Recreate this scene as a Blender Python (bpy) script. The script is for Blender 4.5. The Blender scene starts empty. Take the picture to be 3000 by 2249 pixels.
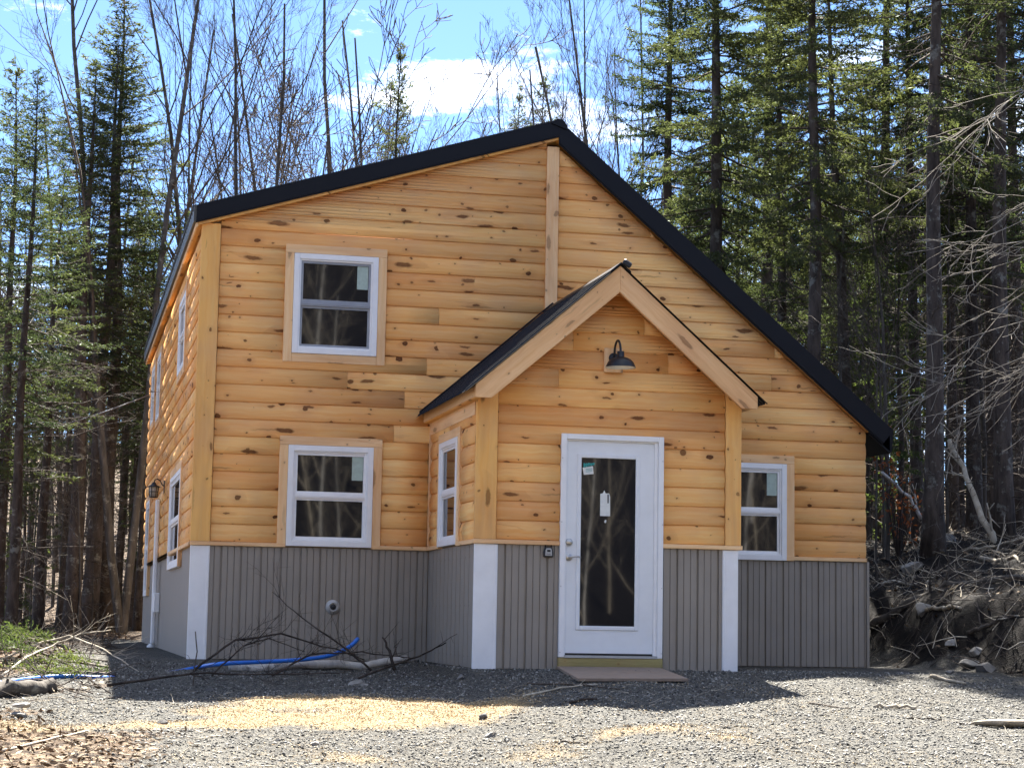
import bpy, math, random
import numpy as np
from mathutils import Vector, Matrix

sc = bpy.context.scene
COL = sc.collection

# ------------------------------------------------------------------ camera
cam_d = bpy.data.cameras.new('camera')
cam = bpy.data.objects.new('camera', cam_d)
COL.objects.link(cam)
CPOS = Vector((-1.346, -20.358, 0.431))
YAW, PITCH, ROLL = 0.224, 0.119, 0.018
fw = Vector((math.sin(YAW)*math.cos(PITCH), math.cos(YAW)*math.cos(PITCH), math.sin(PITCH)))
rt = Vector((math.cos(YAW), -math.sin(YAW), 0.0))
up = rt.cross(fw)
r2 = rt*math.cos(ROLL) + up*math.sin(ROLL)
u2 = up*math.cos(ROLL) - rt*math.sin(ROLL)
cam.matrix_world = Matrix(((r2.x, u2.x, -fw.x, CPOS.x), (r2.y, u2.y, -fw.y, CPOS.y),
                           (r2.z, u2.z, -fw.z, CPOS.z), (0, 0, 0, 1)))
cam_d.sensor_width = 36.0
cam_d.lens = 69.26
cam_d.clip_start = 0.1
cam_d.clip_end = 3000.0
sc.camera = cam

# ------------------------------------------------------------------ world, sun, exposure
SUN_DIR = Vector((0.15, 0.80, 1.0)).normalized()
world = bpy.data.worlds.new('World')
sc.world = world
world.use_nodes = True
wt = world.node_tree
for n in list(wt.nodes):
    wt.nodes.remove(n)
wo = wt.nodes.new('ShaderNodeOutputWorld')
bg = wt.nodes.new('ShaderNodeBackground')
sky = wt.nodes.new('ShaderNodeTexSky')
sky.sky_type = 'NISHITA'
sky.sun_disc = False
sky.sun_elevation = math.asin(SUN_DIR.z)
sky.sun_rotation = math.atan2(SUN_DIR.x, SUN_DIR.y)
sky.altitude = 300.0
sky.air_density = 0.55
sky.dust_density = 0.0
sky.ozone_density = 4.5
SKY_STRENGTH = 0.05
bg.inputs['Strength'].default_value = SKY_STRENGTH
# a field of fair-weather cumulus spread over the whole sky (flat layer seen in perspective)
tc = wt.nodes.new('ShaderNodeTexCoord')
sep = wt.nodes.new('ShaderNodeSeparateXYZ')
wt.links.new(tc.outputs['Generated'], sep.inputs[0])
def wmath(op, a, b=None, c=None):
    n = wt.nodes.new('ShaderNodeMath'); n.operation = op
    for i, v in enumerate((a, b, c)):
        if v is None: continue
        if isinstance(v, (int, float)): n.inputs[i].default_value = v
        else: wt.links.new(v, n.inputs[i])
    return n.outputs[0]
zz = wmath('ADD', wmath('MAXIMUM', sep.outputs[2], 0.0), 0.10)
cxy = wt.nodes.new('ShaderNodeCombineXYZ')
wt.links.new(wmath('DIVIDE', sep.outputs[0], zz), cxy.inputs[0])
wt.links.new(wmath('DIVIDE', sep.outputs[1], zz), cxy.inputs[1])
mp = wt.nodes.new('ShaderNodeMapping')
mp.inputs['Location'].default_value = (9.04, 0.93, 0.0)
wt.links.new(cxy.outputs[0], mp.inputs['Vector'])
nz = wt.nodes.new('ShaderNodeTexNoise')
nz.inputs['Scale'].default_value = 1.35
nz.inputs['Detail'].default_value = 10.0
nz.inputs['Roughness'].default_value = 0.71
wt.links.new(mp.outputs[0], nz.inputs['Vector'])
crp = wt.nodes.new('ShaderNodeValToRGB')
crp.color_ramp.elements[0].position = 0.518
crp.color_ramp.elements[1].position = 0.73
wt.links.new(nz.outputs['Fac'], crp.inputs[0])
cmix = wt.nodes.new('ShaderNodeMix'); cmix.data_type = 'RGBA'
wt.links.new(crp.outputs[0], cmix.inputs[0])
wt.links.new(sky.outputs[0], cmix.inputs[6])
cmix.inputs[7].default_value = (16.0, 16.2, 16.5, 1)
wt.links.new(cmix.outputs[2], bg.inputs['Color'])
wt.links.new(bg.outputs[0], wo.inputs['Surface'])

sun_d = bpy.data.lights.new('sun', 'SUN')
sun_d.energy = 5.0
sun_d.angle = math.radians(0.53)
sun_d.color = (1.0, 0.95, 0.86)
sun = bpy.data.objects.new('sun', sun_d)
COL.objects.link(sun)
sun.rotation_euler = (-SUN_DIR).to_track_quat('-Z', 'Y').to_euler()
sun.location = (4, 20, 40)

sc.view_settings.view_transform = 'Standard'
sc.view_settings.look = 'None'
sc.view_settings.exposure = 2.8
sc.view_settings.gamma = 1.0
sc.view_settings.use_curve_mapping = False
sc.cycles.max_bounces = 6
sc.cycles.diffuse_bounces = 3
sc.cycles.transparent_max_bounces = 8

# ------------------------------------------------------------------ helpers
def tag(o, label=None, cat=None, group=None, kind=None):
    if label: o['label'] = label
    if cat: o['category'] = cat
    if group: o['group'] = group
    if kind: o['kind'] = kind
    return o

def empty(name, loc=(0, 0, 0), parent=None):
    o = bpy.data.objects.new(name, None)
    COL.objects.link(o)
    o.location = loc
    o.empty_display_size = 0.2
    if parent: o.parent = parent
    return o

class MB:
    """collects faces; uv = (along grain, across) in metres"""
    def __init__(s):
        s.v = []; s.f = []; s.uv = []; s.mi = []; s.sm = []
    def add(s, verts, faces, grain=0, xf=None, mat=0, smooth=False):
        b = len(s.v)
        a1, a2 = [(1, 2), (0, 2), (0, 1)][grain]
        uvs = [(p[grain], p[a1]*0.83 + p[a2]) for p in verts]
        for p in verts:
            s.v.append(tuple(xf @ Vector(p)) if xf else tuple(p))
        for f in faces:
            s.f.append(tuple(b+i for i in f))
            s.uv.extend(uvs[i] for i in f)
            s.mi.append(mat); s.sm.append(smooth)
    def box(s, a, b, grain=0, xf=None, mat=0):
        x0, x1 = sorted((a[0], b[0])); y0, y1 = sorted((a[1], b[1])); z0, z1 = sorted((a[2], b[2]))
        V = [(x0, y0, z0), (x1, y0, z0), (x1, y1, z0), (x0, y1, z0), (x0, y0, z1), (x1, y0, z1), (x1, y1, z1), (x0, y1, z1)]
        F = [(0, 3, 2, 1), (4, 5, 6, 7), (0, 1, 5, 4), (1, 2, 6, 5), (2, 3, 7, 6), (3, 0, 4, 7)]
        s.add(V, F, grain, xf, mat)
    def prism(s, poly, y0, y1, grain=0, xf=None, mat=0):
        """polygon in (x,z), extruded along y"""
        n = len(poly)
        V = [(p[0], y0, p[1]) for p in poly] + [(p[0], y1, p[1]) for p in poly]
        F = [tuple(range(n)), tuple(range(2*n-1, n-1, -1))]
        for i in range(n):
            j = (i+1) % n
            F.append((i, i+n, j+n, j))
        s.add(V, F, grain, xf, mat)
    def tube(s, pts, rad, sides=8, mat=0, cap=True, smooth=True):
        pts = [Vector(p) for p in pts]
        if isinstance(rad, (int, float)): rad = [rad]*len(pts)
        V = []; F = []
        prev = None
        for i, p in enumerate(pts):
            d = (pts[min(i+1, len(pts)-1)] - pts[max(i-1, 0)])
            if d.length < 1e-9: d = Vector((0, 0, 1))
            d.normalize()
            if prev is None:
                a = d.orthogonal().normalized()
            else:
                a = prev - d*prev.dot(d)
                if a.length < 1e-6: a = d.orthogonal()
                a.normalize()
            prev = a
            b = d.cross(a)
            for k in range(sides):
                t = 2*math.pi*k/sides
                V.append(tuple(p + (a*math.cos(t) + b*math.sin(t))*rad[i]))
        for i in range(len(pts)-1):
            for k in range(sides):
                k2 = (k+1) % sides
                F.append((i*sides+k, i*sides+k2, (i+1)*sides+k2, (i+1)*sides+k))
        if cap:
            F.append(tuple(range(sides-1, -1, -1)))
            o = (len(pts)-1)*sides
            F.append(tuple(o+k for k in range(sides)))
        s.add(V, F, 2, None, mat, smooth)
    def lathe(s, prof, origin, sides=20, mat=0, axis=2, xf=None, smooth=True):
        """prof: list of (radius, height) along the axis"""
        V = []; F = []
        for r, h in prof:
            for k in range(sides):
                t = 2*math.pi*k/sides
                c, q = r*math.cos(t), r*math.sin(t)
                p = [(h, c, q), (c, h, q), (c, q, h)][axis]
                V.append((p[0]+origin[0], p[1]+origin[1], p[2]+origin[2]))
        for i in range(len(prof)-1):
            for k in range(sides):
                k2 = (k+1) % sides
                F.append((i*sides+k, i*sides+k2, (i+1)*sides+k2, (i+1)*sides+k))
        s.add(V, F, 2, xf, mat, smooth)
    def mesh(s, name, mats):
        me = bpy.data.meshes.new(name)
        me.from_pydata(s.v, [], s.f)
        uvl = me.uv_layers.new(name='UVMap')
        uvl.data.foreach_set('uv', np.array(s.uv, dtype=np.float32).ravel())
        for m in (mats if isinstance(mats, (list, tuple)) else [mats]):
            me.materials.append(m)
        me.polygons.foreach_set('material_index', np.array(s.mi, dtype=np.int32))
        me.polygons.foreach_set('use_smooth', np.array(s.sm, dtype=bool))
        me.update()
        return me
    def build(s, name, mats, parent=None, bevel=0.0):
        o = bpy.data.objects.new(name, s.mesh(name, mats))
        COL.objects.link(o)
        if parent: o.parent = parent
        if bevel:
            m = o.modifiers.new('bevel', 'BEVEL'); m.width = bevel; m.segments = 1; m.limit_method = 'ANGLE'
        return o

def np_mesh(name, V, F, mats, mi=None, smooth=False):
    """V (n,3), F (m,k) arrays"""
    me = bpy.data.meshes.new(name)
    n, (m, k) = len(V), F.shape
    me.vertices.add(n); me.vertices.foreach_set('co', V.astype(np.float32).ravel())
    me.loops.add(m*k); me.loops.foreach_set('vertex_index', F.astype(np.int32).ravel())
    me.polygons.add(m)
    me.polygons.foreach_set('loop_start', np.arange(0, m*k, k, dtype=np.int32))
    me.polygons.foreach_set('loop_total', np.full(m, k, dtype=np.int32))
    for q in (mats if isinstance(mats, (list, tuple)) else [mats]): me.materials.append(q)
    if mi is not None: me.polygons.foreach_set('material_index', mi.astype(np.int32))
    if smooth: me.polygons.foreach_set('use_smooth', np.ones(m, dtype=bool))
    me.update(calc_edges=True)
    return me

def link(name, me, parent=None):
    o = bpy.data.objects.new(name, me); COL.objects.link(o)
    if parent: o.parent = parent
    return o

# ------------------------------------------------------------------ materials
class NT:
    def __init__(s, name):
        s.m = bpy.data.materials.new(name); s.m.use_nodes = True
        s.t = s.m.node_tree
        s.p = s.t.nodes['Principled BSDF']
        s.out = s.t.nodes['Material Output']
    def node(s, typ, **kw):
        n = s.t.nodes.new(typ)
        for k, v in kw.items(): setattr(n, k, v)
        return n
    def set(s, sock, v):
        if v is None: return
        if hasattr(v, 'is_linked') or hasattr(v, 'links'): s.t.links.new(v, sock)
        else: sock.default_value = v
    def math(s, op, a, b=None, c=None, clamp=False):
        n = s.node('ShaderNodeMath', operation=op, use_clamp=clamp)
        for i, v in enumerate((a, b, c)): s.set(n.inputs[i], v)
        return n.outputs[0]
    def mix(s, f, a, b, blend='MIX'):
        n = s.node('ShaderNodeMix', data_type='RGBA', blend_type=blend)
        s.set(n.inputs[0], f)
        for i, v in ((6, a), (7, b)):
            s.set(n.inputs[i], (*v, 1) if isinstance(v, tuple) and len(v) == 3 else v)
        return n.outputs[2]
    def mapping(s, vec, scale=(1, 1, 1), rot=(0, 0, 0), loc=(0, 0, 0)):
        n = s.node('ShaderNodeMapping')
        s.t.links.new(vec, n.inputs['Vector'])
        n.inputs['Scale'].default_value = scale; n.inputs['Rotation'].default_value = rot
        s.set(n.inputs['Location'], loc)
        return n.outputs[0]
    def noise(s, vec, scale=5.0, detail=3.0, rough=0.5, dist=0.0, out='Fac'):
        n = s.node('ShaderNodeTexNoise')
        if vec is not None: s.t.links.new(vec, n.inputs['Vector'])
        n.inputs['Scale'].default_value = scale; n.inputs['Detail'].default_value = detail
        n.inputs['Roughness'].default_value = rough; n.inputs['Distortion'].default_value = dist
        return n.outputs[out]
    def voronoi(s, vec, scale=5.0, feature='F1', dim='3D', rnd=1.0):
        n = s.node('ShaderNodeTexVoronoi', feature=feature, voronoi_dimensions=dim)
        s.t.links.new(vec, n.inputs['Vector'])
        n.inputs['Scale'].default_value = scale; n.inputs['Randomness'].default_value = rnd
        return n.outputs
    def ramp(s, f, stops, interp='LINEAR'):
        n = s.node('ShaderNodeValToRGB')
        cr = n.color_ramp; cr.interpolation = interp
        while len(cr.elements) < len(stops): cr.elements.new(0.5)
        for e, (p, c) in zip(cr.elements, stops):
            e.position = p
            e.color = (c, c, c, 1) if isinstance(c, (int, float)) else (*c, 1)
        s.set(n.inputs[0], f)
        return n.outputs[0]
    def bump(s, h, strength=0.3, dist=0.01):
        n = s.node('ShaderNodeBump')
        n.inputs['Strength'].default_value = strength; n.inputs['Distance'].default_value = dist
        s.t.links.new(h, n.inputs['Height'])
        s.t.links.new(n.outputs[0], s.p.inputs['Normal'])
    def fin(s, color=None, rough=0.6, metal=0.0, spec=0.5):
        if color is not None:
            s.set(s.p.inputs['Base Color'], (*color, 1) if isinstance(color, tuple) and len(color) == 3 else color)
        s.set(s.p.inputs['Roughness'], rough); s.set(s.p.inputs['Metallic'], metal)
        s.set(s.p.inputs['Specular IOR Level'], spec)
        return s.m
    def objco(s): return s.node('ShaderNodeTexCoord').outputs['Object']
    def pos(s): return s.node('ShaderNodeNewGeometry').outputs['Position']
    def rnd(s): return s.node('ShaderNodeObjectInfo').outputs['Random']

def wood_mat(name, light, dark, knots=1.0, knot_col=(0.075, 0.022, 0.009), tint=0.5, warm=(0.62, 0.33, 0.15)):
    k = NT(name)
    uv = k.node('ShaderNodeUVMap').outputs['UV']
    rnd = k.rnd()
    off = k.node('ShaderNodeCombineXYZ')
    k.t.links.new(k.math('MULTIPLY', rnd, 91.7), off.inputs[0])
    k.t.links.new(k.math('MULTIPLY', rnd, 57.3), off.inputs[1])
    add = k.node('ShaderNodeVectorMath', operation='ADD')
    k.t.links.new(uv, add.inputs[0]); k.t.links.new(off.outputs[0], add.inputs[1])
    P = add.outputs[0]
    # knots: sparse cells, ellipse drawn out along the grain, edges torn by fine noise
    warp = k.noise(P, 7.0, 2.0, 0.5, out='Color')
    wv = k.node('ShaderNodeVectorMath', operation='MULTIPLY_ADD')
    k.t.links.new(warp, wv.inputs[0]); wv.inputs[1].default_value = (0.07, 0.045, 0); k.t.links.new(P, wv.inputs[2])
    warp2 = k.noise(P, 38.0, 2.0, 0.6, out='Color')
    wk = k.node('ShaderNodeVectorMath', operation='MULTIPLY_ADD')
    k.t.links.new(warp2, wk.inputs[0]); wk.inputs[1].default_value = (0.022, 0.014, 0); k.t.links.new(wv.outputs[0], wk.inputs[2])
    def knot_layer(scale, rot, lo, hi, thr, rad, power=2.2):
        m = k.mapping(wk.outputs[0], scale, (0, 0, rot))
        v = k.voronoi(m, 1.0, dim='2D', rnd=1.0)
        cs = k.node('ShaderNodeSeparateColor'); k.t.links.new(v['Color'], cs.inputs[0])
        gate = k.math('GREATER_THAN', cs.outputs[0], thr)
        r = k.math('MULTIPLY_ADD', k.math('POWER', cs.outputs[1], power), rad*1.25, rad*0.28)
        d = k.math('DIVIDE', v['Distance'], r)
        core = k.ramp(d, [(0.0, 0.95), (lo*0.5, 0.85), (lo, 1.0), (hi, 0.0)])
        halo = k.ramp(k.math('MULTIPLY', d, 0.30), [(0.0, 1.0), (0.25, 0.7), (1.0, 0.0)])
        dep = k.math('MULTIPLY_ADD', cs.outputs[2], 0.2, 0.8)
        return k.math('MULTIPLY', k.math('MULTIPLY', core, gate), dep), k.math('MULTIPLY', halo, gate)
    c1, h1 = knot_layer((3.3, 4.6, 1), 0.15, 0.75, 1.0, 0.55, 0.085, 2.6)
    c2, h2 = knot_layer((1.6, 6.4, 1), 0.95, 0.6, 1.0, 0.80, 0.14, 1.3)
    c3, h3 = knot_layer((6.0, 8.0, 1), 0.3, 0.6, 1.0, 0.80, 0.095)
    c4, h4 = knot_layer((1.8, 7.4, 1), -0.8, 0.6, 1.0, 0.82, 0.13, 1.3)
    c5, h5 = knot_layer((0.75, 11.0, 1), 0.08, 0.5, 1.0, 0.80, 0.11, 1.5)
    c2 = k.math('MAXIMUM', c2, k.math('MULTIPLY', c5, 0.40))
    core = k.math('MAXIMUM', k.math('MAXIMUM', c1, k.math('MULTIPLY', k.math('MAXIMUM', c2, c4), 0.9)), k.math('MULTIPLY', c3, 0.85))
    halo = k.math('MAXIMUM', k.math('MAXIMUM', h1, k.math('MAXIMUM', h2, h4)), k.math('MULTIPLY', h3, 0.5))
    # grain
    g1 = k.noise(k.mapping(wv.outputs[0], (1.1, 34.0, 1)), 1.0, 4.0, 0.6)
    g2 = k.noise(k.mapping(P, (0.9, 7.0, 1)), 1.0, 3.0, 0.55, 0.6)
    g3 = k.noise(P, 2.1, 2.0, 0.5)
    col = k.mix(k.ramp(g1, [(0.34, 0.0), (0.66, 1.0)]), dark, light)
    col = k.mix(k.math('MULTIPLY', k.ramp(g2, [(0.42, 0.0), (0.75, 1.0)]), 0.55), col, warm)
    col = k.mix(k.math('MULTIPLY', k.ramp(g3, [(0.48, 0.0), (0.72, 1.0)]), 0.30), col, (0.70, 0.42, 0.25))
    g4 = k.noise(k.mapping(P, (1.3, 9.0, 1), (0, 0, 0.06)), 1.0, 4.0, 0.65, 1.2)
    col = k.mix(k.math('MULTIPLY', k.ramp(g4, [(0.63, 0.0), (0.76, 1.0)]), 0.5), col, (0.55, 0.20, 0.07))
    # board-to-board tone
    t = k.math('FRACT', k.math('MULTIPLY', rnd, 17.31))
    col = k.mix(k.math('MULTIPLY', t, tint), col, k.mix(1.0, col, (0.86, 0.73, 0.68), 'MULTIPLY'))
    t2 = k.math('FRACT', k.math('MULTIPLY', rnd, 43.7))
    col = k.mix(k.math('MULTIPLY', t2, tint*0.5), col, k.mix(1.0, col, (1.08, 1.04, 0.92), 'MULTIPLY'))
    col = k.mix(k.math('MULTIPLY', halo, 0.50*knots), col, (0.52, 0.20, 0.075))
    col = k.mix(k.math('MULTIPLY', core, 1.0*knots), col, knot_col)
    k.bump(g1, 0.12, 0.004)
    return k.fin(col, 0.7, spec=0.10)

W_SIDING = wood_mat('pine_siding', (0.98, 0.635, 0.275), (0.95, 0.515, 0.17), warm=(0.88, 0.41, 0.145), tint=0.95)
W_TRIM = wood_mat('pine_trim', (0.97, 0.69, 0.40), (0.93, 0.58, 0.29), knots=0.6, tint=0.3)
W_POST = wood_mat('pine_corner', (0.97, 0.58, 0.20), (0.94, 0.50, 0.145), knots=0.8, tint=0.2)
W_RAKE = wood_mat('pine_rake', (0.92, 0.61, 0.33), (0.82, 0.48, 0.23), knots=0.6, tint=0.2)
W_TREATED = wood_mat('treated_wood', (0.42, 0.37, 0.17), (0.30, 0.25, 0.11), knots=0.3, warm=(0.3, 0.24, 0.1))

def simple(name, col, rough=0.5, metal=0.0, spec=0.5, var=0.12, scale=6.0, bump=0.0):
    k = NT(name)
    n = k.noise(k.objco(), scale, 4.0, 0.6)
    c2 = tuple(max(0, v*(1-var)) for v in col); c3 = tuple(min(1, v*(1+var)) for v in col)
    c = k.mix(k.ramp(n, [(0.3, 0.0), (0.7, 1.0)]), c2, c3)
    if bump: k.bump(k.noise(k.objco(), scale*8, 3.0), bump, 0.01)
    r = k.math('MULTIPLY_ADD', n, 0.15, rough-0.07)
    return k.fin(c, r, metal, spec)

M_WHITE = simple('white_vinyl', (0.88, 0.885, 0.895), 0.38, var=0.04)
M_DOOR = simple('door_white', (0.82, 0.845, 0.87), 0.42, var=0.03)
M_METAL = simple('taupe_metal', (0.30, 0.265, 0.225), 0.45, 0.0, 0.5, var=0.07, scale=2.0)
M_TAUPE = simple('taupe_flat', (0.29, 0.25, 0.21), 0.6, 0.0, 0.3, var=0.06, scale=3.0)
M_ROOF = simple('black_metal', (0.004, 0.005, 0.009), 0.42, 0.0, 0.22, var=0.15, scale=1.5)
M_BLACK = simple('black_paint', (0.012, 0.013, 0.016), 0.45, 0.0, 0.5)
M_STEEL = simple('satin_nickel', (0.55, 0.53, 0.50), 0.3, 1.0)
M_GREYPL = simple('grey_plastic', (0.45, 0.45, 0.44), 0.45)
M_SCREEN = simple('screen_frame', (0.30, 0.32, 0.36), 0.45)
M_PAPER = simple('sticker_paper', (0.42, 0.52, 0.46), 0.6, var=0.1, scale=25)
M_TAG = simple('white_tag', (0.75, 0.77, 0.74), 0.6, var=0.08, scale=25)
M_TEAL = simple('teal_print', (0.03, 0.30, 0.28), 0.6, var=0.3, scale=60)
M_INK = simple('ink', (0.05, 0.05, 0.05), 0.6)
M_CORE = simple('sheathing', (0.30, 0.22, 0.14), 0.8)
M_BULB = simple('lamp_inside', (0.8, 0.8, 0.78), 0.5)
M_PLY = None
def glass_mat():
    k = NT('window_glass')
    n = k.noise(k.objco(), 1.3, 2.0)
    k.bump(n, 0.010, 0.03)
    return k.fin((0.008, 0.010, 0.014), 0.025, 0.0, 0.55)
M_GLASS = glass_mat()
def ply_mat():
    k = NT('osb_board')
    v = k.voronoi(k.mapping(k.objco(), (14, 30, 1)), 1.0)
    c = k.mix(k.math('MULTIPLY', v['Distance'], 0.9, clamp=True), (0.33, 0.24, 0.17), (0.20, 0.14, 0.10))
    c = k.mix(k.math('MULTIPLY', k.noise(k.objco(), 3.0, 4.0), 0.7), c, (0.26, 0.22, 0.19))
    return k.fin(c, 0.8, spec=0.2)
M_PLY = ply_mat()

# ------------------------------------------------------------------ terrain
_rs = np.random.RandomState(7)
_tab = _rs.rand(256, 256)
def vnoise(x, y):
    x = np.asarray(x, float); y = np.asarray(y, float)
    xi = np.floor(x).astype(int); yi = np.floor(y).astype(int)
    fx = x-xi; fy = y-yi
    fx = fx*fx*(3-2*fx); fy = fy*fy*(3-2*fy)
    g = lambda a, b: _tab[a % 256, b % 256]
    return (g(xi, yi)*(1-fx)+g(xi+1, yi)*fx)*(1-fy)+(g(xi, yi+1)*(1-fx)+g(xi+1, yi+1)*fx)*fy
def fbm(x, y, o=3):
    return sum((vnoise(x*2**i+13*i, y*2**i+7*i)-0.5)*0.5**i for i in range(o))
def sstep(a, b, x):
    t = np.clip((np.asarray(x, float)-a)/(b-a), 0, 1)
    return t*t*(3-2*t)
def toe(y):
    return np.where(y > 0, 7.75, 7.75 + 0.24*(-y))
def bankf(x, y):
    d = x - toe(y) - 0.35*fbm(x*0.8+3, y*0.8)
    return sstep(0.0, 0.9, d)*0.45 + sstep(0.4, 4.2, d)*0.55
def saw_patch(x, y):
    """blown sawdust from cutting the siding"""
    n = fbm(x*1.6, y*1.6, 4)
    a = 1.15-((x-1.15)/1.5)**2-((y+4.95)/0.95)**2 + n*1.5
    t = np.clip((x+1.5)/2.0, 0, 1); b = 0.95-((x+0.5)/1.5)**2*0.6-((y+5.95-0.45*t)/0.34)**2 + n*1.1
    c = 0.8-((x-2.05)/0.7)**2-((y+4.75)/0.4)**2 + n*1.3
    d = 0.30-((x-1.6)/2.4)**2-((y+7.2)/0.9)**2 + n*2.2
    return np.clip(np.maximum(np.maximum(a, b), np.maximum(c, d*0.45))*1.3, 0, 1)
def hgt(x, y):
    x = np.asarray(x, float); y = np.asarray(y, float)
    y0 = 2.4*sstep(1.5, 3.0, x) - 1.1*sstep(5.5, 7.5, x)
    d = np.maximum(0, -y-y0)
    h = -0.066*np.minimum(d, 22)
    # forest floor: rough, climbing gently behind the house
    wild = np.maximum(sstep(-1.2, -3.5, x)*sstep(-4.5, -1.0, y), sstep(11.8, 14, y))
    wild = np.maximum(wild, sstep(0, 1.5, x-toe(y)))
    b = bankf(x, y)
    h = h*(1-b*sstep(-9, -4, y)) + b*1.72*(0.25+0.75*sstep(-7.0, -0.5, y))
    h = h + 0.03*np.maximum(0, y-15)*(1-0.7*b) + 0.085*np.clip(y-27, 0, 130)
    h = h + wild*0.22*fbm(x*0.7, y*0.7) + b*0.24*fbm(x*1.7+5, y*1.7, 3)
    h = h + 0.030*fbm(x*0.9+9, y*0.9) + 0.016*fbm(x*4, y*4, 2)
    h = h + 0.05*np.exp(-((x-1.2)/1.1)**2-((y+4.7)/1.3)**2)
    n_ = np.abs(x) < 6
    h = h + np.where(n_, 0.028*saw_patch(x, y)*(0.7+fbm(x*5, y*5, 3)), 0.0)
    # level pad under the house
    pad = sstep(-0.9, -0.2, x)*sstep(8.2, 7.5, x)*sstep(-2.9, -2.35, y)*sstep(12.5, 11.8, y)*np.where((x < 2.2), sstep(-0.6, -0.1, y), 1)
    h = h*(1-pad) + (-0.02)*pad
    # wooded slope on the far side of the clearing, behind the viewer
    h = h + 0.5*np.clip(-y-31, 0, 46)
    return h
def hz(x, y): return float(hgt(x, y))

def axis(a, b, step, lo, hi, grow=1.13):
    mid = list(np.arange(a, b+1e-6, step))
    s = step; v = b
    while v < hi: s *= grow; v += s; mid.append(v)
    s = step; v = a
    while v > lo: s *= grow; v -= s; mid.insert(0, v)
    return np.array(mid)
gx = axis(-7, 15, 0.11, -420, 420)
gy = axis(-13, 14, 0.11, -420, 420)
GX, GY = np.meshgrid(gx, gy)
GZ = hgt(GX, GY)
nx, ny = len(gx), len(gy)
V = np.stack([GX.ravel(), GY.ravel(), GZ.ravel()], 1)
ii = (np.arange(ny-1)[:, None]*nx + np.arange(nx-1)[None, :]).ravel()
Fq = np.stack([ii, ii+1, ii+nx+1, ii+nx], 1)

def litter_w(x, y):
    l1 = sstep(-0.6, -2.4, x)*sstep(-4.0, -1.5, y)
    l2 = sstep(11.8, 13.5, y)
    l3 = sstep(-0.2, -0.85, x - 0.2*(y+6.3))*sstep(-5.9, -6.3, y)*0.95 + sstep(-1.2, -1.5, x)*sstep(-4.6, -5.0, y)*0.5
    return np.clip(np.maximum(np.maximum(l1, l2), l3) + 0.8*fbm(x*1.3, y*1.3), 0, 1)*np.where((l1+l2+l3) > 0.02, 1, 0)
def soil_w(x, y):
    return np.clip(sstep(-0.15, 0.35, x-toe(y)+0.5*fbm(x*1.5, y*1.5)), 0, 1)

k = NT('ground')
P = k.pos()
at = k.node('ShaderNodeAttribute', attribute_name='zone')
zs = k.node('ShaderNodeSeparateColor'); k.t.links.new(at.outputs['Color'], zs.inputs[0])
v1 = k.voronoi(P, 62.0); v2 = k.voronoi(P, 130.0)
s1 = k.node('ShaderNodeSeparateColor'); k.t.links.new(v1['Color'], s1.inputs[0])
s2 = k.node('ShaderNodeSeparateColor'); k.t.links.new(v2['Color'], s2.inputs[0])
gv = k.math('ADD', k.math('MULTIPLY', s1.outputs[0], 0.55), k.math('MULTIPLY', s2.outputs[0], 0.45))
grav = k.ramp(gv, [(0.15, (0.032, 0.031, 0.031)), (0.45, (0.083, 0.081, 0.075)), (0.7, (0.15, 0.145, 0.129)), (0.95, (0.275, 0.264, 0.232))])
patch = k.ramp(k.noise(k.mapping(P, (1, 0.55, 1), (0, 0, 0.35)), 1.1, 5.0, 0.65), [(0.35, 0.0), (0.68, 1.0)])
grav = k.mix(k.math('MULTIPLY', patch, 0.45), grav, k.mix(1.0, grav, (1.05, 0.93, 0.72), 'MULTIPLY'))
fines = k.ramp(k.noise(k.mapping(P, (1.6, 0.5, 1), (0, 0, -0.25)), 0.8, 6.0, 0.7), [(0.50, 0.0), (0.66, 1.0)])
grav = k.mix(k.math('MULTIPLY', fines, 0.55), grav, (0.155, 0.147, 0.128))
straw = k.math('MULTIPLY', k.ramp(k.noise(k.mapping(P, (9, 30, 1), (0, 0, 0.5)), 1.0, 3.0), [(0.60, 0.0), (0.68, 1.0)]), 0.25)
grav = k.mix(straw, grav, (0.46, 0.36, 0.22))
lv = k.voronoi(P, 17.0); ls = k.node('ShaderNodeSeparateColor'); k.t.links.new(lv['Color'], ls.inputs[0])
lit = k.ramp(ls.outputs[0], [(0.0, (0.035, 0.022, 0.013)), (0.4, (0.10, 0.062, 0.034)), (0.75, (0.21, 0.14, 0.083)), (1.0, (0.36, 0.27, 0.175))])
lit = k.mix(k.ramp(k.noise(P, 1.2, 4.0), [(0.35, 0.5), (0.65, 0.0)]), lit, (0.05, 0.035, 0.025))
moss = k.ramp(k.noise(P, 0.7, 3.0), [(0.62, 0.0), (0.72, 0.7)])
soil = k.ramp(k.noise(P, 11.0, 5.0, 0.7), [(0.3, (0.006, 0.005, 0.0045)), (0.58, (0.020, 0.015, 0.012)), (0.85, (0.040, 0.031, 0.024))])
saw = k.ramp(k.noise(P, 26.0, 6.0, 0.7), [(0.3, (0.20, 0.14, 0.075)), (0.5, (0.34, 0.25, 0.135)), (0.7, (0.48, 0.37, 0.22))])
edge = k.math('SUBTRACT', k.noise(P, 7.0, 5.0, 0.65), 0.5)
def soft(ch, amp=1.2, lo=0.35, hi=0.6):
    return k.ramp(k.math('MULTIPLY_ADD', edge, amp, ch), [(lo, 0.0), (hi, 1.0)])
col = k.mix(soft(zs.outputs[0]), grav, lit)
col = k.mix(soft(zs.outputs[2]), col, soil)
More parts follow.
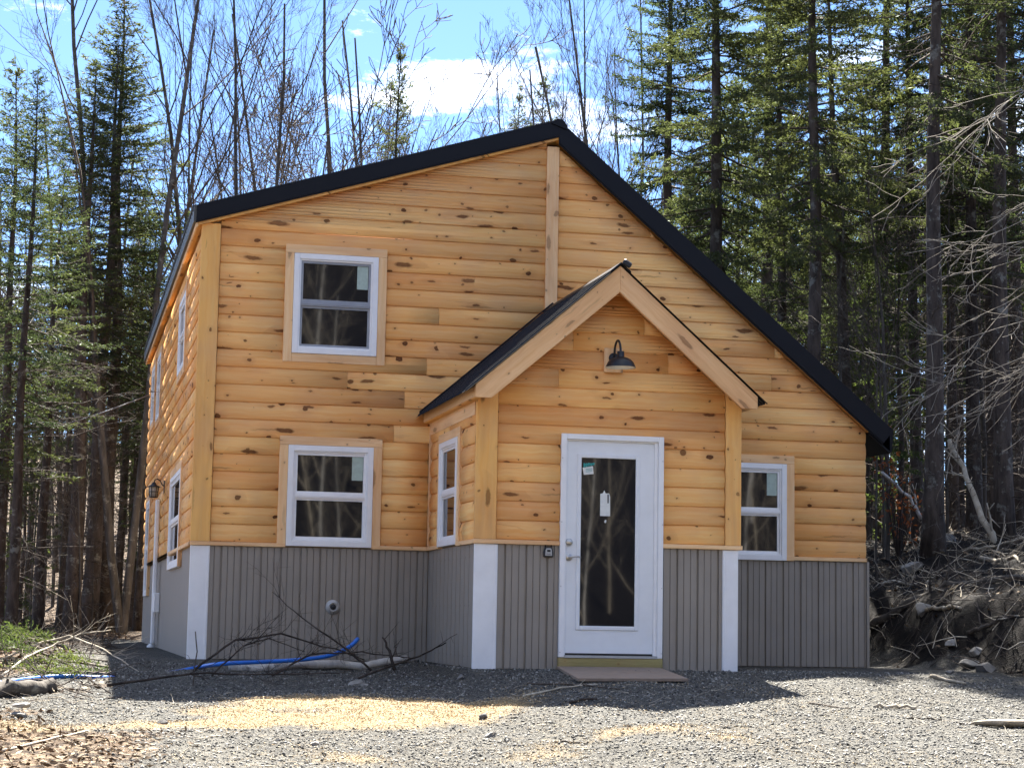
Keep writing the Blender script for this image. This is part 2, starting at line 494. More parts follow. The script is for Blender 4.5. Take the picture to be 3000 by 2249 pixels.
sawn = k.math('MULTIPLY_ADD', k.math('SUBTRACT', k.noise(P, 34.0, 4.0, 0.75), 0.5), 1.5, k.math('MULTIPLY_ADD', edge, 1.0, zs.outputs[1]))
col = k.mix(k.ramp(sawn, [(0.30, 0.0), (0.95, 0.95)]), col, saw)
hb = k.math('SUBTRACT', k.math('ADD', s1.outputs[1], k.math('MULTIPLY', s2.outputs[1], 0.5)), k.math('ADD', v1['Distance'], v2['Distance']))
k.bump(hb, 0.9, 0.02)
M_GROUND = k.fin(col, 0.9, spec=0.2)

me = np_mesh('ground', V, Fq, M_GROUND, smooth=True)
ca = me.color_attributes.new('zone', 'FLOAT_COLOR', 'POINT')
zc = np.zeros((len(V), 4), dtype=np.float32); zc[:, 3] = 1
zc[:, 0] = litter_w(V[:, 0], V[:, 1]); zc[:, 1] = saw_patch(V[:, 0], V[:, 1]); zc[:, 2] = soil_w(V[:, 0], V[:, 1])
far = np.maximum(np.abs(V[:, 0]-2) > 22, V[:, 1] < -27)
zc[far, 0] = 1; zc[far, 2] = 0; bk = V[:, 1] < -29; zc[bk, 2] = 1.5; zc[bk, 0] = 0; zc[V[:, 1] > 18, 2] *= 0.3; zc[V[:, 1] > 18, 0] = 1
ca.data.foreach_set('color', zc.ravel())
tag(link('ground', me), kind='structure')

# ------------------------------------------------------------------ house
R = random.Random(11)
W, D, ZW = 7.315, 11.6, 1.13
PX0, PX1, PY = 2.449, 4.972, -2.4
XPK = 3.74
def roof_top(x): return 4.651+0.3109*x if x < XPK else 5.814-0.8332*(x-XPK)
def roof_bot(x): return 4.475+0.309*x if x < XPK else 5.55-0.8332*(x-XPK)
XM = (PX0+PX1)/2
def prf(x): return 3.767-0.863*abs(x-XM)          # porch roof top line
def prb(x): return 3.60-0.863*abs(x-XM)           # underside at the porch wall

house = empty('log_sided_house', (3.6, 5.0, 0))
tag(house, 'new two storey house with pine log siding, taupe metal skirt and black roof', 'house')
house.location = (0, 0, 0)

PROF = [(0.0, 0.022), (0.04, 0.029), (0.18, 0.037), (0.36, 0.041), (0.55, 0.040), (0.72, 0.034), (0.86, 0.025), (0.95, 0.018), (1.0, 0.013)]
def board(fr, s0, s1, z0, z1, lim, holes, parent, prof=PROF, mat=None):
    """one siding board; fr maps (s, n, z) to world; lim(z)->(smin,smax); holes: (sa,sb,za,zb)"""
    lv = sorted(set([z0+t*(z1-z0) for t, _ in prof] + [z for h in holes for z in h[2:] if z0 < z < z1]))
    ts = [t for t, _ in prof]; ns = [n for _, n in prof]
    yn = [float(np.interp((z-z0)/(z1-z0), ts, ns)) for z in lv]
    mb = MB()
    for i in range(len(lv)-1):
        za, zb = lv[i], lv[i+1]; zm = (za+zb)/2
        la, lb = lim(za), lim(zb)
        segs = [(s0, s1)]
        for h in holes:
            if h[2] < zm < h[3]:
                o = []
                for a, b in segs:
                    if h[1] <= a or h[0] >= b: o.append((a, b)); continue
                    if h[0] > a: o.append((a, h[0]))
                    if h[1] < b: o.append((h[1], b))
                segs = o
        for a, b in segs:
            aa, ab = max(a, la[0]), max(a, lb[0]); ba, bb = min(b, la[1]), min(b, lb[1])
            if aa >= ba-1e-4 and ab >= bb-1e-4: continue
            if aa > ba: aa = ba = (aa+ba)/2
            if ab > bb: ab = bb = (ab+bb)/2
            L = [(aa, yn[i], za), (ba, yn[i], za), (bb, yn[i+1], zb), (ab, yn[i+1], zb), (aa, 0.001, za), (ba, 0.001, za), (bb, 0.001, zb), (ab, 0.001, zb)]
            F = [(0, 1, 2, 3), (0, 3, 7, 4), (1, 5, 6, 2)]
            if i == 0: F.append((0, 4, 5, 1))
            if i == len(lv)-2: F.append((3, 2, 6, 7))
            base = len(mb.v)
            for p in L: mb.v.append(fr(*p))
            for f in F:
                mb.f.append(tuple(base+j for j in f)); mb.uv.extend((L[j][0], L[j][2]+L[j][1]*0.4) for j in f)
                mb.mi.append(0); mb.sm.append(f == (0, 1, 2, 3))
    if not mb.f: return
    return mb.build('siding_board', mat or W_SIDING, parent)

def wall_boards(fr, z_lo, z_hi, ranges, lim, holes, parent, joint=2.9):
    z = z_lo; e = 0.1805; prev = []
    while z < z_hi-0.02:
        z1 = z+e+0.003
        for a, b in ranges(z, z1):
            cuts = [a]
            while b-cuts[-1] > joint*1.2:
                for _ in range(20):
                    c = cuts[-1] + R.uniform(0.35, 1.0)*joint
                    if all(abs(c-p) > 0.3 for p in prev) and b-c > 0.5: break
                if b-c < 0.4: break
                cuts.append(c)
            prev = cuts[1:]
            cuts.append(b)
            prs = list(zip(cuts, cuts[1:]))
            for h in holes:
                if h[2] <= z+.004 and h[3] >= z1-.004:
                    prs = [q for c in prs for q in (((c[0], min(c[1], h[0])), (max(c[0], h[1]), c[1])) if h[0] < c[1] and h[1] > c[0] else (c,)) if q[1]-q[0] > .012]
            for c0, c1 in prs:
                board(fr, c0+0.0012, c1-0.0012, z, z1, lim, [h for h in holes if h[2] < z1 and h[3] > z and h[0] < c1 and h[1] > c0], parent)
        z += e

fr_front = lambda s, n, z: (s, -n, z)
fr_side = lambda s, n, z: (-n, s, z)
fr_porch = lambda s, n, z: (s, PY-n, z)
fr_pside = lambda s, n, z: (PX0-n, -s, z)

def fbox(mb, fr, a, b, grain=0, mat=0):
    """box given in wall coordinates (s,n,z)"""
    (s0, n0, z0), (s1, n1, z1) = a, b
    L = [(s0, n0, z0), (s1, n0, z0), (s1, n1, z0), (s0, n1, z0), (s0, n0, z1), (s1, n0, z1), (s1, n1, z1), (s0, n1, z1)]
    F = [(0, 3, 2, 1), (4, 5, 6, 7), (0, 1, 5, 4), (1, 2, 6, 5), (2, 3, 7, 6), (3, 0, 4, 7)]
    base = len(mb.v); a1, a2 = [(1, 2), (0, 2), (0, 1)][grain]
    for p in L: mb.v.append(fr(*p))
    for f in F:
        mb.f.append(tuple(base+j for j in f)); mb.uv.extend((L[j][grain], L[j][a1]*0.83+L[j][a2]) for j in f)
        mb.mi.append(mat); mb.sm.append(False)
def fb(name, fr, a, b, mat, parent, grain=0, bevel=0.0):
    mb = MB(); fbox(mb, fr, a, b, grain); return mb.build(name, mat, parent, bevel)

# wall cores
mb = MB(); mb.prism([(0, -0.12), (W, -0.12), (W, roof_bot(W)), (XPK, 5.55), (0, roof_bot(0))], 0.0, D, 0)
core = mb.build('main_wall', M_CORE, house)
mb = MB(); mb.prism([(PX0, -0.12), (PX1, -0.12), (PX1, prb(PX1)), (XM, prb(XM)), (PX0, prb(PX0))], PY, -0.001, 0)
pcore = mb.build('porch_wall', M_CORE, house)

# windows -----------------------------------------------------------
def window(fr, s0, s1, z0, z1, trim=(1, 1, 1, 1), tw=0.092, sticker=True, screen=False, nout=0.062, trim_bottom=True):
    """double-hung vinyl window; trim = left,right,top,bottom"""
    mb = MB(); fwid = 0.058
    for a, b in (((s0, .002, z0), (s0+fwid, nout, z1)), ((s1-fwid, .002, z0), (s1, nout, z1)),
                 ((s0+fwid, .002, z0), (s1-fwid, nout-.001, z0+fwid)), ((s0+fwid, .002, z1-fwid), (s1-fwid, nout-.001, z1))):
        fbox(mb, fr, a, b)
    f2 = 0.018
    a0, a1, b0, b1 = s0+fwid, s1-fwid, z0+fwid, z1-fwid
    for a, b in (((a0, .002, b0), (a0+f2, nout-.012, b1)), ((a1-f2, .002, b0), (a1, nout-.012, b1)),
                 ((a0+f2, .002, b0), (a1-f2, nout-.013, b0+f2)), ((a0+f2, .002, b1-f2), (a1-f2, nout-.013, b1))):
        fbox(mb, fr, a, b)
    w = mb.build('window', M_WHITE, house, 0.003)
    zm = (z0+z1)/2
    a0 += f2; a1 -= f2; b0 += f2; b1 -= f2
    fm = M_SCREEN if screen else M_WHITE
    mb = MB()   # meeting rail and sash stiles
    fbox(mb, fr, (a0, .004, zm-.022), (a1, .046, zm+.022)); fbox(mb, fr, (a0, .004, zm-.006), (a1, .050, zm+.004))
    mb.build('meeting_rail', fm, w)
    for za, zb, n in ((b0, zm-.022, .030), (zm+.022, b1, .038)):
        mb = MB(); t = 0.024
        for a, b in (((a0, .004, za), (a0+t, n, zb)), ((a1-t, .004, za), (a1, n, zb)), ((a0+t, .004, za), (a1-t, n-.001, za+t)), ((a0+t, .004, zb-t), (a1-t, n-.001, zb))):
            fbox(mb, fr, a, b)
        mb.build('sash', fm, w)
        fb('pane', fr, (a0+t, .005, za+t), (a1-t, n-.014, zb-t), M_GLASS, w)
    if sticker:
        mb = MB(); x1_, z1_ = a1-.028, b1-.026
        fbox(mb, fr, (x1_-.115, .0245, z1_-.245), (x1_, .0262, z1_))
        st = mb.build('sticker', M_PAPER, w)
    l, r, t, b = trim
    g = 0.002
    if l: fb('trim_board', fr, (s0-tw, .003, z0-(tw if b else 0)), (s0-g, .052, z1+g), W_TRIM, w, 2, .003)
    if r: fb('trim_board', fr, (s1+g, .003, z0-(tw if b else 0)), (s1+tw, .052, z1+g), W_TRIM, w, 2, .003)
    if t: fb('trim_board', fr, (s0-tw, .003, z1+2*g), (s1+tw, .051, z1+tw), W_TRIM, w, 0, .003)
    if b: fb('trim_board', fr, (s0, .003, z0-tw), (s1, .051, z0-g), W_TRIM, w, 0, .003)
    return w
T = 0.02
win_front = [(0.925, 1.813, 3.145, 4.198, 1), (0.925, 1.813, 1.145, 2.186, 0), (5.492, 6.38, 1.122, 2.174, 0)]
for i, (a, b, c, d, bt) in enumerate(win_front):
    w = window(fr_front, a, b, c, d, (1, 1, 1, bt), screen=(i == 0))
    w['label'] = ('upper window with grey insect screen', 'lower left window at the metal skirt', 'lower right window half hidden by the porch')[i]
holes_f = [(a-.092+T, b+.092-T, c-(.092-T if bt else 0), d+.092-T) for a, b, c, d, bt in win_front]
def lim_front(z):
    lo = (z-4.475+0.01)/0.309
    hi = XPK + (5.55-0.01-z)/0.8332
    return (lo, hi)
def rng_front(z0, z1):
    if z1 < 2.42: return [(0.155, PX0), (PX1, W)]
    if z0 > 3.55: return [(0.155, 3.628), (3.763, W)]
    return [(0.155, 3.7), (3.7, W)]
wall_boards(fr_front, ZW+.042, 5.56, rng_front, lim_front, holes_f, core)
# side wall windows (seen along the wall)
win_side = [(2.25, 3.45, 3.25, 4.12), (2.0, 4.05, 0.955, 2.06), (7.75, 8.7, 3.2, 4.12), (9.5, 10.45, 3.3, 4.15), (9.6, 10.6, 0.69, 2.12)]
for a, b, c, d in win_side:
    window(fr_side, a, b, c, d, (1, 1, 1, c > 1.2), sticker=False, nout=0.055)
holes_s = [(a-.092+T, b+.092-T, c-(.092-T if c > 1.2 else 0), d+.092-T) for a, b, c, d in win_side]
wall_boards(fr_side, ZW+.042, 4.44, lambda a, b: [(0.002, D)], lambda z: (0.0, D), holes_s, core, 3.6)
# porch front
def lim_porch(z):
    h = (3.60-z)/0.863
    return (XM-h, XM+h)
def rng_porch(z0, z1):
    if z1 < 2.176: return [(2.61, 3.235), (4.215, 4.845)]
    if z0 < 2.45: return [(2.61, 4.845)]
    return [(2.2, 5.2)]
wall_boards(fr_porch, ZW+.042, 3.62, rng_porch, lim_porch, [(3.235, 4.215, 0, 2.175)], pcore, 2.2)
# porch left side
window(fr_pside, 0.67, 1.585, 1.147, 2.196, (1, 1, 1, 0), sticker=False)
wall_boards(fr_pside, ZW+.042, 2.47, lambda a, b: [(0.075, 2.37)], lambda z: (0, 2.4), [(0.67-.07, 1.585+.07, 1.1, 2.196+.07)], pcore, 1.9)
fb('frieze_board', fr_pside, (0.05, .002, 2.335), (2.36, .046, 2.47), W_TRIM, pcore, 0)

# base strips below the wood, corner boards, white corner posts
for fr, a, b, par in ((fr_front, -.045, PX0-.055, core), (fr_front, PX1+.002, W+.004, core), (fr_side, .0, D, core), (fr_porch, PX0-.055, 3.219, pcore), (fr_porch, 4.230, PX1+.05, pcore), (fr_pside, .0, 2.40, pcore)):
    cuts = [(a, b)]
    for wn in (win_front if fr is fr_front else win_side if fr is fr_side else [(0.67, 1.585, 1.147)] if fr is fr_pside else []):
        if wn[2] < 1.16 and a < wn[0] < b:
            cuts = [q for c in cuts for q in ((c[0], wn[0]-.002), (wn[1]+.002, c[1])) if q[1]-q[0] > 0.02] if any(c[0] < wn[0] < c[1] for c in cuts) else cuts
    for c0, c1 in cuts:
        if fr is fr_side: c0 = max(c0, .003)
        fb('base_strip', fr, (c0, .002, ZW), (c1, .0535, ZW+.040), W_TRIM, par, 0, .003)
fb('corner_board', fr_front, (-.046, .001, ZW+.042), (.152, .050, 4.46), W_POST, core, 2, .004)
fb('centre_board', fr_front, (3.628, .001, 3.60), (3.763, .050, 5.53), W_TRIM, core, 2, .004)
fb('corner_board', fr_porch, (PX0-.046, .001, ZW+.042), (2.607, .050, prf(2.5)-.13), W_POST, pcore, 2, .004)
fb('corner_board', fr_porch, (4.850, .001, ZW+.042), (PX1+.035, .050, prf(4.92)-.10), W_POST, pcore, 2, .004)
fb('inside_corner_board', fr_pside, (.0435, .001, ZW+.042), (.085, .048, 2.47), W_TRIM, pcore, 2)
def white_post(fr, a, b, par, fold):
    mb = MB(); fbox(mb, fr, (a, .001, -.03), (b, .034, ZW-.002)); fbox(mb, fr, (fold-.012, .0342, -.028), (fold+.012, .041, ZW-.004))
    mb.build('corner_post', M_WHITE, par, .003)
white_post(fr_front, -.040, .158, core, .140)
white_post(fr_porch, PX0-.040, 2.632, pcore, 2.612)
white_post(fr_porch, 4.828, PX1+.012, pcore, 4.845)

# ribbed metal skirt ------------------------------------------------
def metal_panel(fr, a, b, z0, z1, par, phase=0.0, flat=False, amp=1.0):
    pitch = 0.2032
    xs = []
    if flat:
        xs = [(a, .006), (b, .006)]
    else:
        k0 = int(math.floor((a-phase)/pitch))-1
        pts = []
        for kk in range(k0, k0+14):
            c = phase+kk*pitch
            for dx, n in ((-.012, .024), (-.010, .002), (.010, .002), (.012, .024), (.063, .024), (.067, .014), (.071, .024), (.130, .024), (.134, .014), (.138, .024)):
                pts.append((c+dx, n*amp))
        pts.sort()
        X = [p[0] for p in pts]; N = [p[1] for p in pts]
        xs = [(a, float(np.interp(a, X, N)))] + [p for p in pts if a < p[0] < b] + [(b, float(np.interp(b, X, N)))]
    mb = MB()
    for (s0, n0), (s1, n1) in zip(xs, xs[1:]):
        base = len(mb.v)
        L = [(s0, n0, z0), (s1, n1, z0), (s1, n1, z1), (s0, n0, z1)]
        for p in L: mb.v.append(fr(*p))
        mb.f.append((base, base+1, base+2, base+3)); mb.uv.extend((p[0], p[2]) for p in L); mb.mi.append(0); mb.sm.append(False)
    # screw heads
    if not flat:
        for kk in range(14):
            s = phase+(math.floor((a-phase)/pitch)+kk)*pitch+.035
            if a+.02 < s < b-.02:
                for zz_ in (z0+.10, (z0+z1)/2, z1-.12):
                    fbox(mb, fr, (s-.005, .020, zz_-.005), (s+.005, .029, zz_+.005))
    return mb.build('metal_panel', M_TAUPE if flat else M_METAL, par)
for fr, a, b, par, ph in ((fr_front, .16, PX0-.03, core, .07), (fr_front, PX1+.002, W, core, .05), (fr_porch, 2.634, 3.219, pcore, .06), (fr_porch, 4.230, 4.826, pcore, .11), (fr_pside, .03, 2.38, pcore, .09)):
    n = max(1, round((b-a)/0.915))
    for i in range(n):
        metal_panel(fr, a+(b-a)*i/n, a+(b-a)*(i+1)/n-.0015, -.015, ZW-.001, par, ph, amp=1.0)
for i in range(6):
    metal_panel(fr_side, .003+(D-.003)*i/6, .003+(D-.003)*(i+1)/6-.002, -.06, ZW-.001, core, flat=True)
mb = MB(); mb.box((W+.001, -.05, -.03), (W+.03, -.002, ZW+.0)); mb.build('corner_post', M_METAL, core)

# main roof ----------------------------------------------------------
YF, YB = -.104, D+.15
mb = MB()
mb.prism([(-.085, roof_top(-.085)-.20), (XPK, 5.60), (7.44, roof_top(7.44)-.26), (7.44, roof_top(7.44)-.03), (XPK, 5.78), (-.085, roof_top(-.085)-.03)], YF+.012, YB, 1)
roof = mb.build('main_roof', W_POST, house)
def sl(x, dz=0.0): return (x, roof_top(x)+dz)
mb = MB(); mb.prism([(-.112, 4.443), (XPK, 5.625), (XPK, 5.814), (-.104, 4.619)], YF-.012, YF+.010)
mb.prism([(-.106, 4.46), (XPK, 5.642), (XPK, 5.668), (-.104, 4.486)], YF-.022, YF-.0125)
mb.build('rake_trim', M_ROOF, roof)
e1 = (7.612, 2.588); nrm = Vector((0.8332, 0, 1)).normalized(); tl = 0.205
mb = MB(); mb.prism([(XPK+.001, 5.545), (e1[0]-nrm.x*tl, e1[1]-nrm.z*tl), e1, (XPK+.001, 5.814)], YF-.012, YF+.010)
mb.prism([(XPK+.002, 5.560), (e1[0]-nrm.x*(tl-.015), e1[1]-nrm.z*(tl-.015)), (e1[0]-nrm.x*(tl-.035), e1[1]-nrm.z*(tl-.035)), (XPK+.002, 5.586)], YF-.022, YF-.0125)
mb.build('rake_trim', M_ROOF, roof)
mb = MB(); mb.prism([(XPK-.085, roof_top(XPK-.085)+.004), (XPK-.02, 5.822), (XPK+.03, 5.822), (XPK+.09, roof_top(XPK+.09)+.010), (XPK+.09, roof_top(XPK+.09)-.03), (XPK-.085, roof_top(XPK-.085)-.02)], YF-.03, YB+.02)
mb.build('ridge_cap', M_ROOF, roof)
M_EAVE = simple('eave_sky_sheen', (0.055, 0.055, 0.048), 0.5, var=0.1)  # black trim metal; the sky it mirrors is put into this lighter grey
mb = MB(); mb.box((-.135, YF-.012, 4.455), (-.109, YB, 4.625))
for q in range(58):
    y = YF+.1+q*.2; mb.box((-.150, y, 4.585), (-.110, y+.05, 4.640))
mb.build('eave_trim', M_EAVE, roof)
mb = MB(); mb.box((-.106, YF+.012, 4.405), (-.088, YB-.02, 4.470), 1); mb.build('eave_fascia', W_TRIM, roof)
mb = MB(); mb.box((-.087, .004, 4.425), (-.047, YB-.02, 4.445), 1); mb.build('soffit_board', W_POST, roof)
def roof_panels(y0, y1, xa, xb, topf, parent, ribs=.2286, w=.915):
    n = max(1, round((y1-y0)/w))
    za, zb = topf(xa), topf(xb)
    for i in range(n):
        a, b = y0+(y1-y0)*i/n, y0+(y1-y0)*(i+1)/n-.002
        mb = MB(); pr = [(a, .006)]
        y = a+.06
        while y < b-.04:
            pr += [(y-.022, .006), (y-.010, .026), (y+.010, .026), (y+.022, .006)]
            for q in (.076, .152):
                if y+q < b-.02: pr += [(y+q-.01, .006), (y+q-.004, .012), (y+q+.004, .012), (y+q+.01, .006)]
            y += ribs
        pr.append((b, .006))
        for (p, h), (p2, h2) in zip(pr, pr[1:]):
            base = len(mb.v); L = [(xa, p, za+h), (xb, p, zb+h), (xb, p2, zb+h2), (xa, p2, za+h2)]
            mb.v.extend(L); mb.f.append((base, base+1, base+2, base+3)); mb.uv.extend((q[0], q[1]) for q in L); mb.mi.append(0); mb.sm.append(False)
        mb.build('roof_panel', M_ROOF, parent)
mb = MB(); mb.prism([(7.576, roof_top(7.576)-.27), (7.60, roof_top(7.60)-.25), (7.62, roof_top(7.62)+.0), (7.576, roof_top(7.576)+.0)], YF+.0105, YB, 1)
mb.prism([(7.33, roof_top(7.33)-.285), (7.575, roof_top(7.575)-.285), (7.575, roof_top(7.575)-.262), (7.33, roof_top(7.33)-.262)], YF+.0105, YB, 1)
mb.build('eave_trim', M_ROOF, roof)
roof_panels(YF+.012, YB, -.138, XPK-.086, lambda x: roof_top(x)+.002, roof)
roof_panels(YF+.012, YB, XPK+.091, 7.60, lambda x: roof_top(x)+.002, roof)

# porch roof -----------------------------------------------------------
YR = -2.69; HW = 1.374
mb = MB()
mb.prism([(XM-HW+.005, 2.475), (XM-HW+.10, 2.525), (XM, 3.605), (XM+HW-.10, 2.525), (XM+HW-.005, 2.475), (XM+HW-.005, prf(XM+HW)-.012), (XM, 3.752), (XM-HW+.005, prf(XM-HW)-.012)], YR+.042, -.052, 1)
proof = mb.build('porch_roof', W_RAKE, house)
for sgn in (-1, 1):
    # the rake is built along its own length so the grain follows it
    ex, ez = XM+sgn*HW, prf(XM+HW)
    L = Vector((ex-XM, 0, ez-3.767)).length
    ux = Vector((sgn*HW, 0, ez-3.767)).normalized(); uz = Vector((-ux.z*sgn, 0, ux.x*sgn)) if True else None
    xf = Matrix(((ux.x, 0, uz.x, XM+sgn*.0008), (0, 1, 0, 0), (ux.z, 0, uz.z, 3.767), (0, 0, 0, 1)))
    inv = xf.inverted()
    P5 = [(XM+sgn*.0008, 3.515), (XM+sgn*1.22, 2.462), (ex, 2.462), (ex, 2.581), (XM+sgn*.0008, 3.767)]
    loc = [inv @ Vector((p[0], 0, p[1])) for p in P5]
    mb = MB(); mb.prism([(p.x, p.z) for p in loc], YR, YR+.040, 0, xf)
    mb.build('rake_board', W_RAKE, proof, .003)
def pl(x): return prf(x)+.006
roof_panels(YR-.03, -.055, XM-HW-.09, XM-.03, pl, proof, .2286, .66)
roof_panels(YR-.03, -.055, XM+.03, XM+HW+.09, pl, proof, .2286, .66)
mb = MB(); mb.prism([(XM-.10, prf(XM-.10)+.012), (XM, 3.782), (XM, 3.800), (XM-.10, prf(XM-.10)+.034)], YR-.02, -.055)
mb.prism([(XM+.10, prf(XM+.10)+.012), (XM+.10, prf(XM+.10)+.034), (XM+.0002, 3.800), (XM+.0002, 3.782)], YR-.02, -.055)
mb.build('ridge_cap', M_ROOF, proof)
mb = MB(); mb.box((-.045, YR-.05, -.03), (.045, YR-.022, .03), xf=Matrix.Translation((XM+.055, 0, 3.785)) @ Matrix.Rotation(.55, 4, 'Y')); mb.build('ridge_end_cap', M_BLACK, proof, .012)
mb = MB(); mb.prism([(XM-HW-.004, 2.470), (XM-HW+.004, 2.470), (XM-HW+.004, prf(XM-HW)-.02), (XM-HW-.004, prf(XM-HW)-.02)], YR+.042, -.055, 1)
mb.build('eave_fascia', W_RAKE, proof)
mb = MB(); mb.box((XM-HW-.001+.006, YR+.045, 2.462), (PX0-.048, -.055, 2.474), 1); mb.build('soffit_board', W_POST, proof)
# flashing where the porch roof meets the wall
mb = MB()
mb.prism([(XM-HW-.05, prf(XM-HW-.05)+.05), (XM, prf(XM)+.055), (XM+HW+.05, prf(XM+HW+.05)+.05), (XM+HW+.05, prf(XM+HW+.05)+.012), (XM, prf(XM)+.035), (XM-HW-.05, prf(XM-HW-.05)+.012)], -.0545, -.051)
mb.build('flashing', M_ROOF, proof)

# door -----------------------------------------------------------------
fr = fr_porch
mb = MB()
DX0, DX1, DZ0, DZ1 = 3.221, 4.228, .094, 2.182
for a, b in (((DX0, .002, DZ0), (DX0+.052, .062, DZ1)), ((DX1-.052, .002, DZ0), (DX1, .062, DZ1)), ((DX0+.052, .002, DZ1-.052), (DX1-.052, .061, DZ1)),
             ((DX0+.052, .002, DZ0+.02), (DX0+.066, .040, DZ1-.052)), ((DX1-.066-.02, .002, DZ0+.02), (DX1-.052, .040, DZ1-.052)), ((DX0+.066, .002, DZ1-.066), (DX1-.066, .039, DZ1-.052))):
    fbox(mb, fr, a, b)
dfr = mb.build('door_frame', M_WHITE, house, .004)
mb = MB()
for zz_ in (.14, .75, 1.35, 1.95):
    for s in (DX0+.012, DX1-.012): fbox(mb, fr, (s-.004, .060, zz_-.004), (s+.004, .0645, zz_+.004))
mb.build('screw_heads', M_GREYPL, dfr)
fb('door_sill', fr, (DX0+.054, .002, DZ0-.002), (DX1-.054, .075, DZ0+.020), M_GREYPL, dfr)
fb('door_gap_shade', fr, (DX0+.067, .002, DZ0+.021), (DX1-.067, .012, DZ0+.040), M_BLACK, dfr)  # black strip standing in for the shaded gap under the door slab
fb('step_beam', fr, (DX0-.002, .001, -.012), (DX1+.002, .070, .0905), W_TREATED, house, 0, .005)
SX0, SX1, SZ0, SZ1 = 3.288, 4.141, .134, 2.115
GX0, GX1, GZ0, GZ1 = 3.422, 3.962, .384, 1.965
mb = MB()
for a, b in (((SX0, .003, SZ0), (GX0, .024, SZ1)), ((GX1, .003, SZ0), (SX1, .024, SZ1)), ((GX0, .003, SZ0), (GX1, .0239, GZ0)), ((GX0, .003, GZ1), (GX1, .0239, SZ1))):
    fbox(mb, fr, a, b)
door = mb.build('door', M_DOOR, house)
mb = MB(); q = .036
for a, b in (((GX0-q, .0243, GZ0-q), (GX0+.004, .036, GZ1+q)), ((GX1-.004, .0243, GZ0-q), (GX1+q, .036, GZ1+q)), ((GX0+.004, .0243, GZ0-q), (GX1-.004, .0355, GZ0+.004)), ((GX0+.004, .0243, GZ1-.004), (GX1-.004, .0355, GZ1+q))):
    fbox(mb, fr, a, b)
mb.build('glazing_bead', M_DOOR, door, .008)
fb('pane', fr, (GX0+.001, .006, GZ0+.001), (GX1-.001, .016, GZ1-.001), M_GLASS, door)
def quad_tag(name, pts, n, mat, parent):
    mb = MB(); b0 = 0
    V_ = [fr(p[0], n, p[1]) for p in pts] + [fr(p[0], n+.0012, p[1]) for p in pts]
    m = len(pts); F_ = [tuple(range(m)), tuple(range(2*m-1, m-1, -1))]+[(i, (i+1) % m, (i+1) % m+m, i+m) for i in range(m)]
    mb.add(V_, F_); return mb.build(name, mat, parent)
quad_tag('sticker', [(3.452, 1.800), (3.548, 1.812), (3.540, 1.885), (3.440, 1.868)], .0165, M_TAG, door)
for j in range(5):
    cxx = 3.445+.022*j; quad_tag('sticker_print', [(cxx, 1.872+.006*j), (cxx+.016, 1.868+.006*j), (cxx+.026, 1.905+.003*j), (cxx+.004, 1.915-.004*(j % 2))], .0182+.0002*j, M_TEAL, door)
for j in range(3): quad_tag('sticker_print', [(3.470, 1.826+.013*j), (3.532, 1.834+.013*j), (3.5315, 1.838+.013*j), (3.4695, 1.830+.013*j)], .0182, M_TEAL, door)
quad_tag('sticker', [(3.616, 1.418), (3.714, 1.418), (3.712, 1.600), (3.702, 1.632), (3.668, 1.632), (3.655, 1.660), (3.640, 1.632), (3.616, 1.625)], .0165, M_TAG, door)
quad_tag('sticker_print', [(3.686, 1.540), (3.698, 1.540), (3.699, 1.622), (3.685, 1.622)], .0182, M_INK, door)
quad_tag('sticker', [(3.655, 1.362), (3.672, 1.350), (3.680, 1.376), (3.668, 1.385)], .0165, M_TAG, door)
mb = MB(); mb.lathe([(0.001, -.034), (.024, -.032), (.034, -.024), (.034, 0)], (3.311, PY-.024, 1.163), 20, axis=1)
mb.build('deadbolt', M_STEEL, door)
mb = MB(); mb.lathe([(0.001, -.018), (.030, -.016), (.034, -.010), (.034, 0)], (3.313, PY-.024, 1.022), 20, axis=1)
mb.tube([(3.313, PY-.03, 1.022), (3.313, PY-.075, 1.022), (3.330, PY-.080, 1.024), (3.365, PY-.080, 1.030), (3.395, PY-.080, 1.027), (3.418, PY-.080, 1.020)], [.011, .011, .010, .009, .008, .006], 8)
mb.build('handle', M_STEEL, door)

# side wall conduit, vent outlet, hose bib ---------------------------------
mb = MB(); fbox(mb, fr_side, (6.5, .046, .03), (6.66, .10, 1.95))
mb.build('conduit', M_WHITE, house, .012)
fb('junction_box', fr_side, (6.30, .008, .44), (6.48, .09, .70), M_WHITE, house, 0, .01)
mb = MB(); mb.tube([(-.075, 6.58, .03), (-.075, 6.58, -.01), (-.12, 6.56, -.035)], [.05, .05, .045], 8); mb.build('conduit_elbow', M_WHITE, house)
mb = MB()
mb.lathe([(.001, -.012), (.072, -.012), (.075, -.020), (.066, -.026), (.064, -.032), (.050, -.040), (.048, -.058), (.040, -.060), (.038, -.045), (.022, -.044)], (1.433, -.014, .529), 24, axis=1)
vent = mb.build('vent_outlet', M_GREYPL, house)
mb = MB(); mb.lathe([(.030, -.046), (.022, -.062), (.001, -.064)], (1.433, -.014, .529), 16, axis=1); mb.build('vent_core', M_BLACK, vent)

